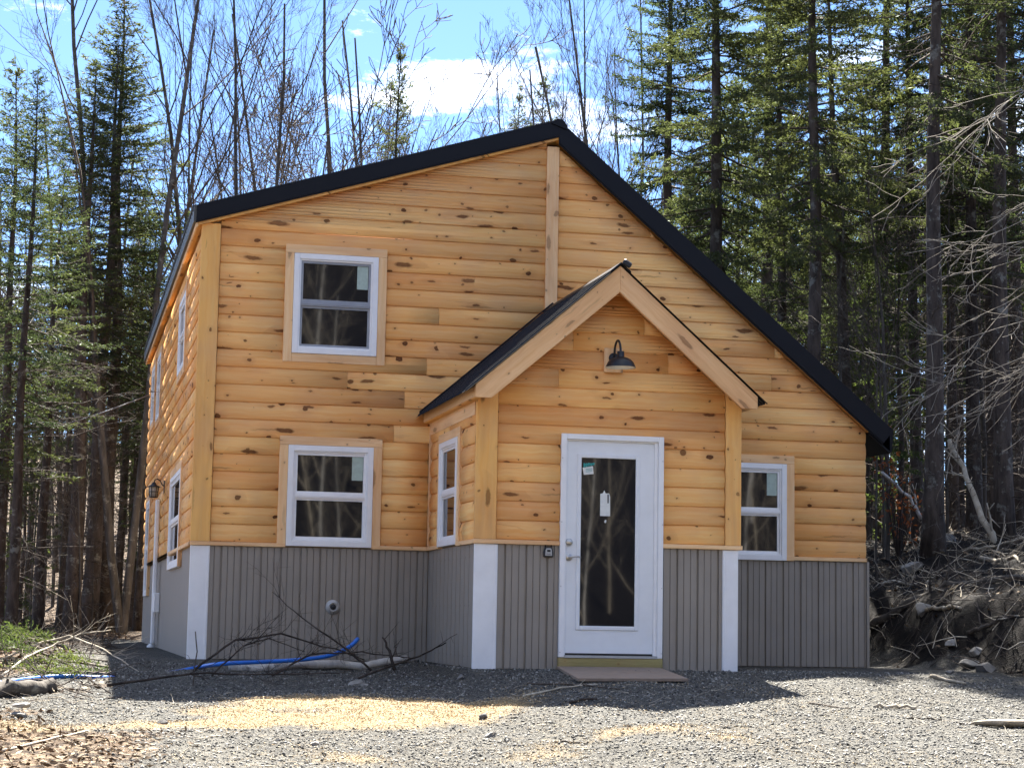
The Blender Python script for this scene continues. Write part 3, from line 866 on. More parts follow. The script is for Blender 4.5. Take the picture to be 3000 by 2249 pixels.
# gooseneck barn lamp --------------------------------------------------------
lamp = empty('barn_lamp', (3.72, PY-.04, 2.9)); tag(lamp, 'black gooseneck barn lamp on the porch gable above the door', 'wall lamp')
def under(o, root):
    o.parent = root; o.matrix_parent_inverse = Matrix.Translation(root.location).inverted(); return o
mb = MB(); mb.box((3.626, PY-.062, 2.780), (3.812, PY-.040, 3.012), 2); under(mb.build('backing_board', W_TRIM, None, .003), lamp)
mb = MB(); mb.lathe([(.001, -.018), (.042, -.016), (.050, -.008), (.050, 0)], (3.719, PY-.063, 2.915), 18, axis=1); under(mb.build('wall_plate', M_BLACK), lamp)
LY = PY-.27
arc = [(3.719, PY-.07, 2.915)]
for q in range(13):
    t = math.pi*q/12
    arc.append((3.719+.008*q/12, PY-.085-(LY-PY+.085)*-(1-math.cos(t))/2*1.0 if False else PY-.085+(LY-PY+.085)*(1-math.cos(t))/2, 2.955+.115*math.sin(t)))
arc.append((3.728, LY, 2.935))
mb = MB(); mb.tube(arc, .011, 10); under(mb.build('arm', M_BLACK), lamp)
mb = MB()
mb.lathe([(.030, 2.955), (.034, 2.95), (.034, 2.905), (.040, 2.90), (.066, 2.893), (.098, 2.876), (.122, 2.850), (.134, 2.824), (.142, 2.806), (.142, 2.801)], (3.728, LY, 0), 32)
mb.lathe([(.001, 2.957), (.030, 2.955)], (3.728, LY, 0), 32)
shade = under(mb.build('lamp_shade', M_BLACK), lamp)
mb = MB(); mb.lathe([(.140, 2.8015), (.132, 2.822), (.120, 2.847), (.096, 2.872), (.060, 2.888), (.001, 2.889)], (3.728, LY, 0), 32); under(mb.build('shade_lining', M_BULB), lamp)
mb = MB(); mb.lathe([(.001, 2.818), (.018, 2.822), (.026, 2.838), (.020, 2.860), (.012, 2.885)], (3.728, LY, 0), 14); under(mb.build('bulb', M_BULB), lamp)

# lantern on the left wall ------------------------------------------------
lan = empty('wall_lantern', (-.06, 5.4, 2.06)); tag(lan, 'small black caged lantern on the left side wall', 'wall lantern')
ly, lx, lz = 5.4, -.24, 2.0
mb = MB(); mb.box((-.062, ly-.05, 1.93), (-.043, ly+.05, 2.17)); under(mb.build('wall_plate', M_BLACK, None, .006), lan)
mb = MB(); mb.tube([(-.06, ly, 2.06), (-.10, ly, 2.10), (-.13, ly, 2.16), (-.18, ly, 2.19), (-.225, ly, 2.17), (lx, ly, 2.12)], .010, 8); under(mb.build('arm', M_BLACK), lan)
mb = MB(); mb.lathe([(.001, 2.135), (.03, 2.125), (.045, 2.09), (.06, 2.075), (.125, 2.045), (.128, 2.037), (.06, 2.040)], (lx, ly, 0), 20); under(mb.build('cap', M_BLACK), lan)
mb = MB(); mb.lathe([(.085, 2.037), (.070, 1.86), (.001, 1.855)], (lx, ly, 0), 16); under(mb.build('glass', simple('lantern_glass', (.42, .42, .40), .1)), lan)
mb = MB()
for q in range(6):
    t = q*math.pi/3
    mb.tube([(lx+.09*math.cos(t), ly+.09*math.sin(t), 2.04), (lx+.074*math.cos(t), ly+.074*math.sin(t), 1.85)], .006, 5)
for zz_, rr in ((1.95, .082), (1.853, .076)):
    mb.tube([(lx+rr*math.cos(2*math.pi*q/18), ly+rr*math.sin(2*math.pi*q/18), zz_) for q in range(19)], .007, 5)
under(mb.build('cage', M_BLACK), lan)

for o_ in lan.children:
    o_.data.transform(Matrix.Translation((-.06, ly, 2.06)) @ Matrix.Scale(.70, 4) @ Matrix.Translation((.06, -ly, -2.06)))
# key lock box --------------------------------------------------------------
lb = empty('key_lock_box', (3.111, PY-.03, 1.03)); tag(lb, 'black and grey key lock box hanging left of the door handle', 'lock box')
mb = MB(); mb.prism([(3.064, 1.016), (3.158, 1.016), (3.160, 1.06), (3.146, 1.112), (3.076, 1.112), (3.062, 1.06)], PY-.062, PY-.028); under(mb.build('body', M_BLACK, None, .008), lb)
mb = MB(); mb.prism([(3.078, 1.030), (3.144, 1.030), (3.142, 1.075), (3.134, 1.100), (3.088, 1.100), (3.080, 1.075)], PY-.068, PY-.0622); under(mb.build('face_plate', M_GREYPL, None, .004), lb)
mb = MB(); mb.box((3.095, PY-.071, 1.066), (3.127, PY-.0682, 1.086)); under(mb.build('dial_window', M_BLACK), lb)
mb = MB(); mb.tube([(3.083, PY-.045, 1.108)]+[(3.111-.028*math.cos(math.pi*q/10), PY-.045, 1.140+.030*math.sin(math.pi*q/10)) for q in range(11)]+[(3.139, PY-.045, 1.108)], .0065, 8); under(mb.build('shackle', M_BLACK), lb)
tx = bpy.data.curves.new('lettering', 'FONT'); tx.body = 'Master'; tx.size = .017; tx.align_x = 'CENTER'; tx.extrude = .0004
tmp = bpy.data.objects.new('lettering_tmp', tx); COL.objects.link(tmp)
dg = bpy.context.evaluated_depsgraph_get()
tme = bpy.data.meshes.new_from_object(tmp.evaluated_get(dg)); bpy.data.objects.remove(tmp)
tme.transform(Matrix.Translation((3.111, PY-.0688, 1.040)) @ Matrix.Rotation(math.pi/2, 4, 'X'))
tme.materials.clear(); tme.materials.append(M_INK)
under(link('lettering', tme), lb)

# ------------------------------------------------------------------ trees
def bark_mat(name, dark, light, lichen, amt):
    k = NT(name)
    P = k.objco()
    n = k.noise(k.mapping(P, (9, 9, 2.2)), 1.0, 5.0, 0.65)
    c = k.mix(k.ramp(n, [(0.32, 0.0), (0.68, 1.0)]), dark, light)
    l = k.ramp(k.noise(P, 4.5, 5.0, 0.7), [(0.56, 0.0), (0.64, 1.0)])
    c = k.mix(k.math('MULTIPLY', l, amt), c, lichen)
    t = k.math('MULTIPLY', k.rnd(), 0.5)
    c = k.mix(t, c, k.mix(1.0, c, (0.62, 0.60, 0.58), 'MULTIPLY'))
    k.bump(n, 0.7, 0.03)
    return k.fin(c, 0.9, spec=0.15)
B_SPRUCE = bark_mat('spruce_bark', (0.035, 0.028, 0.024), (0.115, 0.092, 0.078), (0.26, 0.26, 0.23), 0.65)
B_GREY = bark_mat('grey_bark', (0.05, 0.044, 0.038), (0.13, 0.115, 0.10), (0.34, 0.33, 0.28), 0.55)
B_TWIG = bark_mat('twig_bark', (0.055, 0.045, 0.038), (0.15, 0.125, 0.105), (0.26, 0.24, 0.20), 0.3)
B_PALE = bark_mat('pale_bark', (0.33, 0.28, 0.21), (0.62, 0.55, 0.44), (0.7, 0.66, 0.58), 0.4)
B_BIRCH = bark_mat('birch_bark', (0.45, 0.42, 0.38), (0.72, 0.70, 0.66), (0.10, 0.09, 0.08), 0.75)
B_DARK = bark_mat('dark_stick', (0.028, 0.022, 0.019), (0.085, 0.066, 0.054), (0.15, 0.13, 0.11), 0.3)

def needle_mat(name, a, b, yellow):
    k = NT(name)
    g = k.node('ShaderNodeNewGeometry')
    n = k.noise(g.outputs['Position'], 0.9, 3.0, 0.6)
    c = k.mix(k.ramp(n, [(0.35, 0.0), (0.65, 1.0)]), a, b)
    c = k.mix(k.math('MULTIPLY', k.rnd(), 0.55), c, yellow)
    d = k.node('ShaderNodeBsdfDiffuse'); k.t.links.new(c, d.inputs[0])
    t = k.node('ShaderNodeBsdfTranslucent'); k.t.links.new(k.mix(1.0, c, (1.2, 1.25, 0.75), 'MULTIPLY'), t.inputs[0])
    gl = k.node('ShaderNodeBsdfGlossy'); gl.inputs['Roughness'].default_value = 0.4; gl.inputs[0].default_value = (0.5, 0.55, 0.5, 1)
    m1 = k.node('ShaderNodeMixShader'); m1.inputs[0].default_value = 0.42
    k.t.links.new(d.outputs[0], m1.inputs[1]); k.t.links.new(t.outputs[0], m1.inputs[2])
    m2 = k.node('ShaderNodeMixShader'); m2.inputs[0].default_value = 0.02
    k.t.links.new(m1.outputs[0], m2.inputs[1]); k.t.links.new(gl.outputs[0], m2.inputs[2])
    k.t.links.new(m2.outputs[0], k.out.inputs['Surface'])
    return k.m
N_SPRUCE = needle_mat('spruce_needles', (0.026, 0.040, 0.024), (0.064, 0.082, 0.042), (0.115, 0.12, 0.055))
N_FIR = needle_mat('fir_needles', (0.034, 0.055, 0.022), (0.070, 0.098, 0.034), (0.115, 0.13, 0.046))
N_RUST = needle_mat('rusty_leaves', (0.18, 0.05, 0.025), (0.28, 0.09, 0.04), (0.30, 0.12, 0.05))

def seg_mesh(P0, P1, R0, R1, sides=3):
    P0 = np.asarray(P0, float); P1 = np.asarray(P1, float); R0 = np.asarray(R0, float); R1 = np.asarray(R1, float)
    d = P1-P0; L = np.linalg.norm(d, axis=1, keepdims=True)+1e-9; d = d/L
    ref = np.where(np.abs(d[:, 2:3]) < 0.9, np.array([[0, 0, 1.0]]), np.array([[1.0, 0, 0]]))
    a = np.cross(d, ref); a /= np.linalg.norm(a, axis=1, keepdims=True)+1e-9
    b = np.cross(d, a)
    n = len(P0); V = np.zeros((n, 2, sides, 3))
    for k_ in range(sides):
        t = 2*math.pi*k_/sides
        o = a*math.cos(t)+b*math.sin(t)
        V[:, 0, k_] = P0+o*R0[:, None]; V[:, 1, k_] = P1+o*R1[:, None]
    base = (np.arange(n)*2*sides)[:, None]
    F = []
    for k_ in range(sides):
        k2 = (k_+1) % sides
        F.append(np.concatenate([base+k_, base+k2, base+sides+k2, base+sides+k_], 1))
    return V.reshape(-1, 3), np.concatenate(F, 0)
def kite_mesh(P, Dr, Ln, Wd, rng):
    """leaf-like kites: start P, direction Dr"""
    n = len(P)
    rv = rng.normal(size=(n, 3)); s = np.cross(Dr, rv); s /= np.linalg.norm(s, axis=1, keepdims=True)+1e-9
    Ln = Ln[:, None]; Wd = Wd[:, None]
    V = np.stack([P, P+Dr*Ln*0.45+s*Wd, P+Dr*Ln, P+Dr*Ln*0.45-s*Wd], 1).reshape(-1, 3)
    return V, np.arange(n*4).reshape(n, 4)
def spray(TB, TD, TLn, dens, rng, per=0.0145, ln=(0.045, 0.10), wd=(0.007, 0.0135)):
    B = np.array(TB); Dv = np.array(TD); L = np.array(TLn)
    m = np.maximum(3, (L/per*dens).astype(int)); idx = np.repeat(np.arange(len(B)), m); n = len(idx)
    f = rng.rand(n)*0.95+0.08
    P = B[idx]+Dv[idx]*(L[idx]*f)[:, None]+rng.normal(size=(n, 3))*0.012
    d = Dv[idx]+rng.normal(size=(n, 3))*0.62+np.array([[0, 0, -0.10]]); d /= np.linalg.norm(d, axis=1, keepdims=True)
    return kite_mesh(P, d, rng.uniform(ln[0], ln[1], n), rng.uniform(wd[0], wd[1], n), rng)
def path_segs(S, pts, rads):
    for i in range(len(pts)-1):
        S[0].append(pts[i]); S[1].append(pts[i+1]); S[2].append(rads[i]); S[3].append(rads[i+1])
def unit(v): return v/(np.linalg.norm(v)+1e-9)

def trunk_mesh(name, H, r0, rng, mat, wob=0.05, sides=10, n=16, flare=1.35):
    mb = MB(); pts = []; rad = []
    ph = rng.rand(4)*6.28
    for i in range(n+1):
        t = i/n
        pts.append((wob*H*0.1*math.sin(ph[0]+t*3.3)*t+0.02*math.sin(ph[2]+t*14), wob*H*0.1*math.sin(ph[1]+t*2.7)*t+0.02*math.sin(ph[3]+t*11), t*H-0.15))
        rad.append(max(0.008, r0*(1-t)**0.8*(1+(flare-1)*math.exp(-t*25))))
    mb.tube(pts, rad, sides)
    P = np.array(pts)
    at = lambda z: np.array([np.interp(z, P[:, 2], P[:, 0]), np.interp(z, P[:, 2], P[:, 1]), z])
    ra = lambda z: float(np.interp(z, P[:, 2], rad))
    return mb.mesh(name, mat), at, ra

def conifer(seed, H, r0, cb, Lmax, tw=0.075, dead=True, mat=None, dens=1.0, wsp=0.30, full=0.0):
    rng = np.random.RandomState(seed)
    tm, at, ra = trunk_mesh('spruce_trunk', H, r0, rng, B_SPRUCE)
    S = ([], [], [], []); TB, TD, TLn = [], [], []
    z = cb*H
    side_bias = rng.rand()*6.28
    while z < H-0.05:
        t = (z-cb*H)/(H-cb*H)
        nb = rng.randint(4, 7) if t < 0.9 else 4
        a0 = rng.rand()*6.28
        for b in range(nb):
            if rng.rand() < (0.10+0.22*(1-t))*(1-full): continue
            az = a0+b*6.28/nb+rng.normal()*0.25
            L = Lmax*(1-t)**0.75*(0.55+0.45*min(1, t*4+0.3))*rng.uniform(0.55, 1.15)*(1+0.18*math.cos(az-side_bias))
            if L < 0.07: L = 0.07
            el = -0.30+1.05*t**1.4+rng.normal()*0.10
            zb = z+rng.uniform(-.1, .1)
            p = at(min(zb, H-0.05)); h = np.array([math.cos(az), math.sin(az), 0])
            n = 5; pts = [p]; cur = el
            for i in range(n):
                f = (i+1)/n
                cur = el-0.25*math.sin(f*3.1)*(1-t)+0.28*f*f
                p = p+(h*math.cos(cur)+np.array([0, 0, math.sin(cur)]))*L/n+rng.normal(size=3)*0.018*L
                pts.append(p)
            r = max(0.006, min(0.30*ra(z), 0.011*L+0.005))
            path_segs(S, pts, [r*(1-0.8*i/n) for i in range(n+1)])
            pts = np.array(pts)
            # side twigs with needle sprays
            s = 0.16 if t < 0.5 else 0.05
            sgn = 1
            thin = rng.rand() < (0.06+0.28*(1-t))*(1-full)
            while s < 1.0:
                q = s*n; i = min(int(q), n-1); base = pts[i]+(pts[i+1]-pts[i])*(q-i)
                ax = unit(pts[i+1]-pts[i]); sd = np.cross(ax, [0, 0, 1.0]); sd = unit(sd)*sgn; sgn = -sgn
                tl = (0.34*L*(1.05-s)+0.07)*rng.uniform(0.6, 1.2)*(0.45+1.1*min(s, 0.5))
                td = unit(ax*0.62+sd*rng.uniform(0.6, 1.0)+np.array([0, 0, rng.uniform(-.35, .12)]))
                e = base+td*tl
                if rng.rand() < 0.6: path_segs(S, [base, e], [0.004, 0.0025])
                if not thin:
                    TB.append(base); TD.append(td); TLn.append(tl)
                s += tw/L*rng.uniform(0.7, 1.3)
            for j in range(1, n):
                TB.append(pts[j]); TD.append(unit(pts[j+1]-pts[j])); TLn.append(L/n)
        z += wsp*(1.05-0.6*t)*rng.uniform(0.7, 1.25)
    if dead:
        z = 0.6
        while z < cb*H+0.25*(H-cb*H):
            for b in range(rng.randint(1, 4)):
                az = rng.rand()*6.28; L = rng.uniform(0.3, 1.5)*(0.6+0.5*z/(cb*H)); p = at(z); h = np.array([math.cos(az), math.sin(az), 0])
                pts = [p]; c = rng.uniform(-0.35, 0.25); bend = rng.normal()*0.25
                for i in range(4):
                    c += rng.normal()*0.16-0.03; az += bend*0.5+rng.normal()*0.12; h = np.array([math.cos(az), math.sin(az), 0])
                    p = p+(h*math.cos(c)+np.array([0, 0, math.sin(c)]))*L/4; pts.append(p)
                path_segs(S, pts, [0.011, 0.009, 0.007, 0.005, 0.003])
                for j in range(int(L*6)):
                    i = rng.randint(1, 4); bp = pts[i]+(pts[i+1]-pts[i])*rng.rand(); ax = unit(pts[i+1]-pts[i])
                    td = unit(ax*0.5+rng.normal(size=3)*0.55+np.array([0, 0, -.12])); e = bp+td*rng.uniform(0.12, 0.5)
                    path_segs(S, [bp, e], [0.0045, 0.002])
                    if rng.rand() < 0.5:
                        e2 = bp+(e-bp)*0.5; path_segs(S, [e2, e2+unit(td+rng.normal(size=3)*0.7)*0.15], [0.003, 0.0018])
            z += rng.uniform(0.10, 0.34)
    bm_ = np_mesh('spruce_branches', *seg_mesh(*S, 3), B_TWIG if seed % 3 == 0 else B_SPRUCE)
    km = np_mesh('spruce_crown', *spray(TB, TD, TLn, dens, rng), mat or N_SPRUCE)
    return {'trunk': tm, 'branches': bm_, 'crown': km, 'H': H}

def bare(seed, H, r0, first=0.3, spread=0.55, forks=1, l1=11, twigs=True, droop=0.0, mats=None, zig=0.10, up=0.33):
    rng = np.random.RandomState(seed)
    S = ([], [], [], []); T_ = ([], [], [], [])
    def grow(p, d, L, r, lev):
        n = (9, 6, 5, 4, 3)[lev]; pts = [p]; dirs = []
        d = unit(d)
        for i in range(n):
            d = unit(d+rng.normal(size=3)*(zig*(0.35 if lev == 0 else 1.0))+np.array([0, 0, up*(0.15 if lev == 0 else 0.30)])*(1-droop*2))
            p = p+d*L/n; pts.append(p); dirs.append(d)
        tgt = S if lev == 0 else T_
        path_segs(tgt, pts, [max(0.0026, r*(1-0.72*i/n)) for i in range(n+1)])
        if lev >= 4 or (lev >= 3 and not twigs): return
        cnt = (l1, 6, 5, 3)[lev]
        for c in range(cnt):
            f = rng.uniform(first if lev == 0 else 0.2, 0.98)
            q = f*n; i = min(int(q), n-1); bp = pts[i]+(pts[i+1]-pts[i])*(q-i); ax = dirs[i]
            s = rng.normal(size=3); s = unit(s-ax*s.dot(ax))
            cd = unit(ax*(1-spread)+s*spread*rng.uniform(0.7, 1.2))
            cl = L*(0.52, 0.48, 0.5, 0.5)[lev]*(1.12-0.75*f)*rng.uniform(0.6, 1.2)
            if lev == 0: cl = max(cl, 0.12*L)
            grow(bp, cd, max(cl, 0.12), r*(1-0.72*f)*rng.uniform(0.35, 0.6), lev+1)
    for f_ in range(forks):
        a = rng.rand()*6.28
        grow(np.array([0, 0, -0.15]), np.array([math.cos(a)*0.10*(forks > 1), math.sin(a)*0.10*(forks > 1), 1.0]), H*rng.uniform(0.85, 1.0) if f_ else H, r0, 0)
    mts = mats or (B_GREY, B_TWIG)
    return {'trunk': np_mesh('bare_trunk', *seg_mesh(*S, 8), mts[0], smooth=True), 'crown': np_mesh('bare_crown', *seg_mesh(*T_, 3), mts[1]), 'H': H}

SP = [conifer(3, 13.0, 0.135, 0.46, 1.9), conifer(4, 14.5, 0.15, 0.54, 1.75), conifer(5, 12.0, 0.11, 0.40, 1.75), conifer(6, 15.0, 0.16, 0.42, 2.2)]
SF_ = [conifer(7, 14.0, 0.15, 0.36, 2.1, dens=1.5, tw=0.062, full=0.5), conifer(8, 13.0, 0.13, 0.40, 1.9, dens=1.5, tw=0.062, full=0.5)]
YS = [conifer(13, 9.0, 0.09, 0.24, 1.5, dead=True, dens=1.0), conifer(14, 10.5, 0.10, 0.32, 1.35, dead=True, tw=0.07)]
FI = [conifer(23, 4.5, 0.05, 0.10, 1.15, dead=False, mat=N_FIR, tw=0.07), conifer(24, 7.5, 0.07, 0.16, 1.2, dead=False, mat=N_FIR)]
BT = [bare(31, 14.5, 0.09, 0.34, 0.50), bare(32, 13.0, 0.068, 0.42, 0.42, up=0.4), bare(33, 15.0, 0.085, 0.30, 0.46, forks=2, l1=11), bare(34, 12.0, 0.045, 0.45, 0.38, up=0.45, l1=11), bare(35, 11.0, 0.038, 0.40, 0.40, forks=3, l1=8, up=0.42)]
BB = [bare(51, 13.0, 0.075, 0.15, 0.45, l1=14, mats=(B_BIRCH, B_PALE), twigs=False), bare(52, 11.0, 0.06, 0.15, 0.5, l1=14, mats=(B_PALE, B_PALE), twigs=False)]
SA = [bare(41, 4.2, 0.022, 0.25, 0.5, l1=9, twigs=False), bare(42, 3.2, 0.016, 0.2, 0.6, l1=8, twigs=False)]

TR = random.Random(5)
def spot(u, d):
    a = YAW+math.atan((u-1106)/4256.0)
    return CPOS.x+d*math.sin(a), CPOS.y+d*math.cos(a)
def tree(name, proto, x, y, scale=1.0, lean=(0, 0), rz=None, label=None, cat='tree', group=None, dz=0.0, thick=1.0):
    o = empty(name, (x, y, hz(x, y)+dz))
    o.rotation_euler = (lean[0], lean[1], TR.random()*6.28 if rz is None else rz)
    o.scale = (scale*thick, scale*thick, scale) if thick != 1.0 else (scale,)*3
    for part in ('trunk', 'branches', 'crown'):
        if part in proto: link(part, proto[part], o)
    tag(o, label, cat, group)
    return o
ORD = ['first', 'second', 'third', 'fourth', 'fifth', 'sixth', 'seventh', 'eighth', 'ninth', 'tenth', 'eleventh', 'twelfth', 'thirteenth', 'fourteenth', 'fifteenth', 'sixteenth', 'seventeenth', 'eighteenth']

# spruces in the left woods: (image column, metres away, prototype, scale, lean about the view)
left = [(8, 28, YS[0], 0.90, 0), (42, 26, SP[2], 0.62, 0.045), (100, 30, SP[0], 0.55, 0.02), (150, 40, SP[2], 0.66, 0.03), (174, 35, SP[1], 0.70, 0.02), (208, 36, SP[3], 0.72, 0.01), (238, 36.5, SP[2], 1.0, 0.0), (266, 40, SP[1], 0.56, -0.02), (296, 40, SP[2], 0.75, 0.0), (316, 37, SP[0], 0.60, 0.0)]
for i, (u, d, pr, s, ln) in enumerate(left):
    x, y = spot(u, d)
    tree('spruce_tree', pr, x, y, s, (0, ln), label='spruce tree left of the house, %s trunk counted from the left photo edge' % ORD[i], cat='spruce', group='spruces left of the house', thick=1.45 if i in (4, 5, 6) else 1.2)
right = [(1440, 36, SF_[0], 0.98, 0), (1545, 30, SF_[0], 0.98, 0.0), (1600, 40, YS[0], 1.1, 0), (1658, 37, SP[1], 1.0, 0), (1690, 34, SF_[1], 0.9, 0), (1762, 28.5, SF_[1], 1.0, 0.0), (1850, 32, SP[0], 0.82, -0.05), (1905, 35, SP[1], 0.95, -.06), (1985, 32, SF_[1], 0.86, 0.01), (2022, 27, SP[3], 0.86, 0.005), (2062, 34, SP[2], 1.0, 0), (2108, 31, SF_[0], 0.86, 0.0), (2150, 33.5, SP[1], 0.9, 0), (2170, 28, SP[1], 0.9, 0.0), (2205, 36, SP[3], 0.95, 0), (2250, 30, SP[0], 1.0, 0)]
for i, (u, d, pr, s, ln) in enumerate(right):
    x, y = spot(u, d)
    tree('spruce_tree', pr, x, y, s, (0, ln), label='tall spruce right of the house, %s trunk counted from the ridge rightwards' % ORD[i], cat='spruce', group='spruces right of the house')
for i, (u, d, s, lb) in enumerate([(845, 45, 1.14, 'lone pointed spruce top rising over the left roof slope'), (1108, 48, 1.20, 'left of two pointed spruce tops just left of the ridge'), (1157, 49, 1.26, 'right of two pointed spruce tops just left of the ridge')]):
    x, y = spot(u, d); tree('spruce_tree', YS[i % 2 if i else 1], x, y, s*(1.12 if i == 0 else 0.98) if YS[i % 2 if i else 1] is YS[1] else s*1.12, label=lb, cat='spruce', group='spruces behind the roof')
# spruces deep in the woods
fr_ = random.Random(77)
for k_ in range(28):
    u = fr_.uniform(-140, 400); d = fr_.uniform(38, 74)
    x, y = spot(u, d); pr = fr_.choice(SP*2+YS+FI[:1])
    tree('spruce_tree', pr, x, y, fr_.uniform(6.0, 8.6)/pr['H']*(d/46.0)**0.7, label='slim spruce deep in the shaded woods far left of the house', cat='spruce', group='spruces deep in the left woods')
for k_ in range(70):
    u = fr_.uniform(1400, 2400); d = fr_.uniform(38, 72)
    x, y = spot(u, d); pr = fr_.choice(SP+YS*2+FI[:1])
    tree('spruce_tree', pr, x, y, fr_.uniform(7.5, 11.0)/pr['H']*(d/46.0)**0.7, label='slim spruce deep in the shaded woods far right of the house', cat='spruce', group='spruces deep in the right woods')
# young bright firs
for i, (u, d, pr, s, lb) in enumerate([(60, 36, FI[0], 0.9, 'yellow green young fir low among the left trunks'), (330, 40, FI[1], 0.8, 'young fir behind the far left corner of the house'), (1600, 38, FI[1], 0.85, 'young fir just above the steep right roof edge'), (1880, 33, FI[0], 1.1, 'bright young fir right of the roof beside the leaning trunk'), (1950, 31, FI[1], 0.75, 'bright young fir beyond the low right roof corner'), (1700, 44, FI[1], 1.1, 'young fir between two tall trunks above the right roof slope'), (1830, 40, FI[1], 1.0, 'young fir deep between the trunks right of the roof')]):
    x, y = spot(u, d); tree('fir_tree', pr, x, y, s, label=lb, cat='fir', group='young bright firs')
# bare hardwoods
bl = [(150, 42, 0, .74), (280, 35, 2, .92), (352, 36, 1, .92), (400, 38, 3, 1.0), (438, 36, 0, .82), (515, 34, 2, .74), (575, 47, 1, .95), (632, 37, 1, .90), (690, 50, 4, .95), (742, 52, 3, .85), (905, 44, 3, .86), (950, 46, 4, 1.0), (1092, 52, 3, 1.12), (1205, 41, 1, .92), (1245, 39, 3, 1.05), (1290, 44, 0, .84), (1335, 38, 1, .90), (1375, 43, 3, 1.15), (1405, 48, 4, 1.2), (1625, 52, 4, 1.1), (1730, 54, 0, .85)]
for i, (u, d, pi_, s) in enumerate(bl):
    x, y = spot(u, d)
    ln = {515: 0.20, 430: -.03, 352: .06}.get(u, TR.uniform(-.03, .03))
    lb = 'bare leafless hardwood over the roof, number %d counted from the left photo edge' % (i+1)
    if u == 150: lb = 'bare hardwood among the far left spruces'
    elif u == 280: lb = 'large forked bare hardwood left of the upper roof corner'
    elif u == 515: lb = 'leaning bare hardwood with dark bark above the left roof edge'
    elif u == 632: lb = 'slender upright bare tree against blue sky above the upper window'
    else: lb = '%s bare hardwood behind the roof counted from the left roof corner' % (ORD+['nineteenth', 'twentieth', 'twenty-first', 'twenty-second', 'twenty-third'])[i]
    tree('bare_tree', BT[pi_], x, y, s, (0, ln), label=lb, cat='bare tree', group='leafless hardwoods')
for k_ in range(58):
    u = fr_.choice([fr_.uniform(-40, 330), fr_.uniform(1480, 2280), fr_.uniform(-40, 330), fr_.uniform(1850, 2280), fr_.uniform(480, 820)]); d = fr_.uniform(27, 44) if not 400 < u < 900 else fr_.uniform(40, 60)
    x, y = spot(u, d)
    if -2.6 < x < 8.2 and y < 13.5: continue
    tree('bare_sapling', fr_.choice(SA), x, y, fr_.uniform(0.9, 2.2)*(2.0 if 400 < u < 900 else 1), label=('thin leafless sapling among the trunks left of the house' if u < 400 else 'thin leafless treetop low over the left roof slope' if u < 900 else 'thin leafless sapling among the trunks right of the house'), cat='sapling', group=('saplings in the left woods' if u < 400 else 'saplings behind the roof' if u < 900 else 'saplings in the right woods'))
for k_ in range(22):
    u = fr_.uniform(-60, 340) if k_ % 2 else fr_.uniform(1480, 2300); d = fr_.uniform(33, 58); x, y = spot(u, d)
    tree('bare_tree', BT[(1, 3, 4, 0)[k_ % 4]], x, y, fr_.uniform(0.5, 0.78), label='grey leafless tree standing deep among the spruces of the woods', cat='bare tree', group='leafless trees deep in the woods')
# woods on the far side of the clearing, behind the viewer: the windows mirror them
for k_ in range(30):
    x, y = -7+k_*1.0+fr_.uniform(-.8, .8), fr_.uniform(-31, -27)
    tree('bare_tree', fr_.choice(BB), x, y, fr_.uniform(0.5, 0.85), label='tree across the clearing seen only as a reflection in the glass', cat='tree', group='trees mirrored in the windows')
for k_ in range(64):
    x = -30+(k_ % 32)*1.9+fr_.uniform(-1, 1); y = fr_.uniform(-44, -33) if k_ < 32 else fr_.uniform(-60, -46)
    pr = fr_.choice(SP[:2]+BB*3)
    tree('bare_tree' if 'branches' not in pr else 'spruce_tree', pr, x, y, fr_.uniform(0.6, 0.85), label='tree across the clearing seen only as a reflection in the glass', cat='tree', group='trees mirrored in the windows')

# ------------------------------------------------------------------ ground cover and debris
def gp(u, v, lift=0.0):
    """where the sight line through a point of the photo meets the terrain"""
    uu, vv = u*3000/2212.0, v*3000/2212.0
    d = r2*((uu-1500)/5772.0) + u2*((1124.5-vv)/5772.0) + fw
    t = 9.0; st = 0.25
    while t < 60:
        p = CPOS+d*t
        if p.z < hz(p.x, p.y)+lift:
            if st < 0.03: break
            t -= st; st *= 0.1
        t += st
    return Vector((p.x, p.y, hz(p.x, p.y)))
def atd(u, v, dist):
    uu, vv = u*3000/2212.0, v*3000/2212.0
    d = r2*((uu-1500)/5772.0) + u2*((1124.5-vv)/5772.0) + fw
    return CPOS+d*dist

# crushed stone lying on the gravel
k = NT('gravel_stone')
isl = k.node('ShaderNodeNewGeometry').outputs['Random Per Island']
c = k.ramp(isl, [(0.0, (0.036, 0.035, 0.034)), (0.3, (0.095, 0.092, 0.085)), (0.6, (0.17, 0.163, 0.147)), (0.85, (0.25, 0.24, 0.214)), (1.0, (0.37, 0.355, 0.325))])
M_STONE = k.fin(c, 0.85, spec=0.25)
rg = np.random.RandomState(21)
n = 110000
ang = rg.uniform(-0.06, 0.51, n); dist = 11.3+8.6*rg.rand(n)**1.0
sx = CPOS.x+dist*np.sin(ang); sy = CPOS.y+dist*np.cos(ang)
ok = (soil_w(sx, sy) < 0.5) & ~((sx > -0.05) & (sx < 7.4) & (sy > -0.03)) & ~((sx > 2.4) & (sx < 5.05) & (sy > -2.45)) & (saw_patch(sx, sy) < 0.35+0.5*rg.rand(n)) & (litter_w(sx, sy) < 0.3+0.6*rg.rand(n))
sx, sy = sx[ok], sy[ok]; n = len(sx)
size = 0.0035+0.010*rg.rand(n)**4.0
oct_ = np.array([[1, 0, 0], [-1, 0, 0], [0, 1, 0], [0, -1, 0], [0, 0, 1], [0, 0, -1.0]])
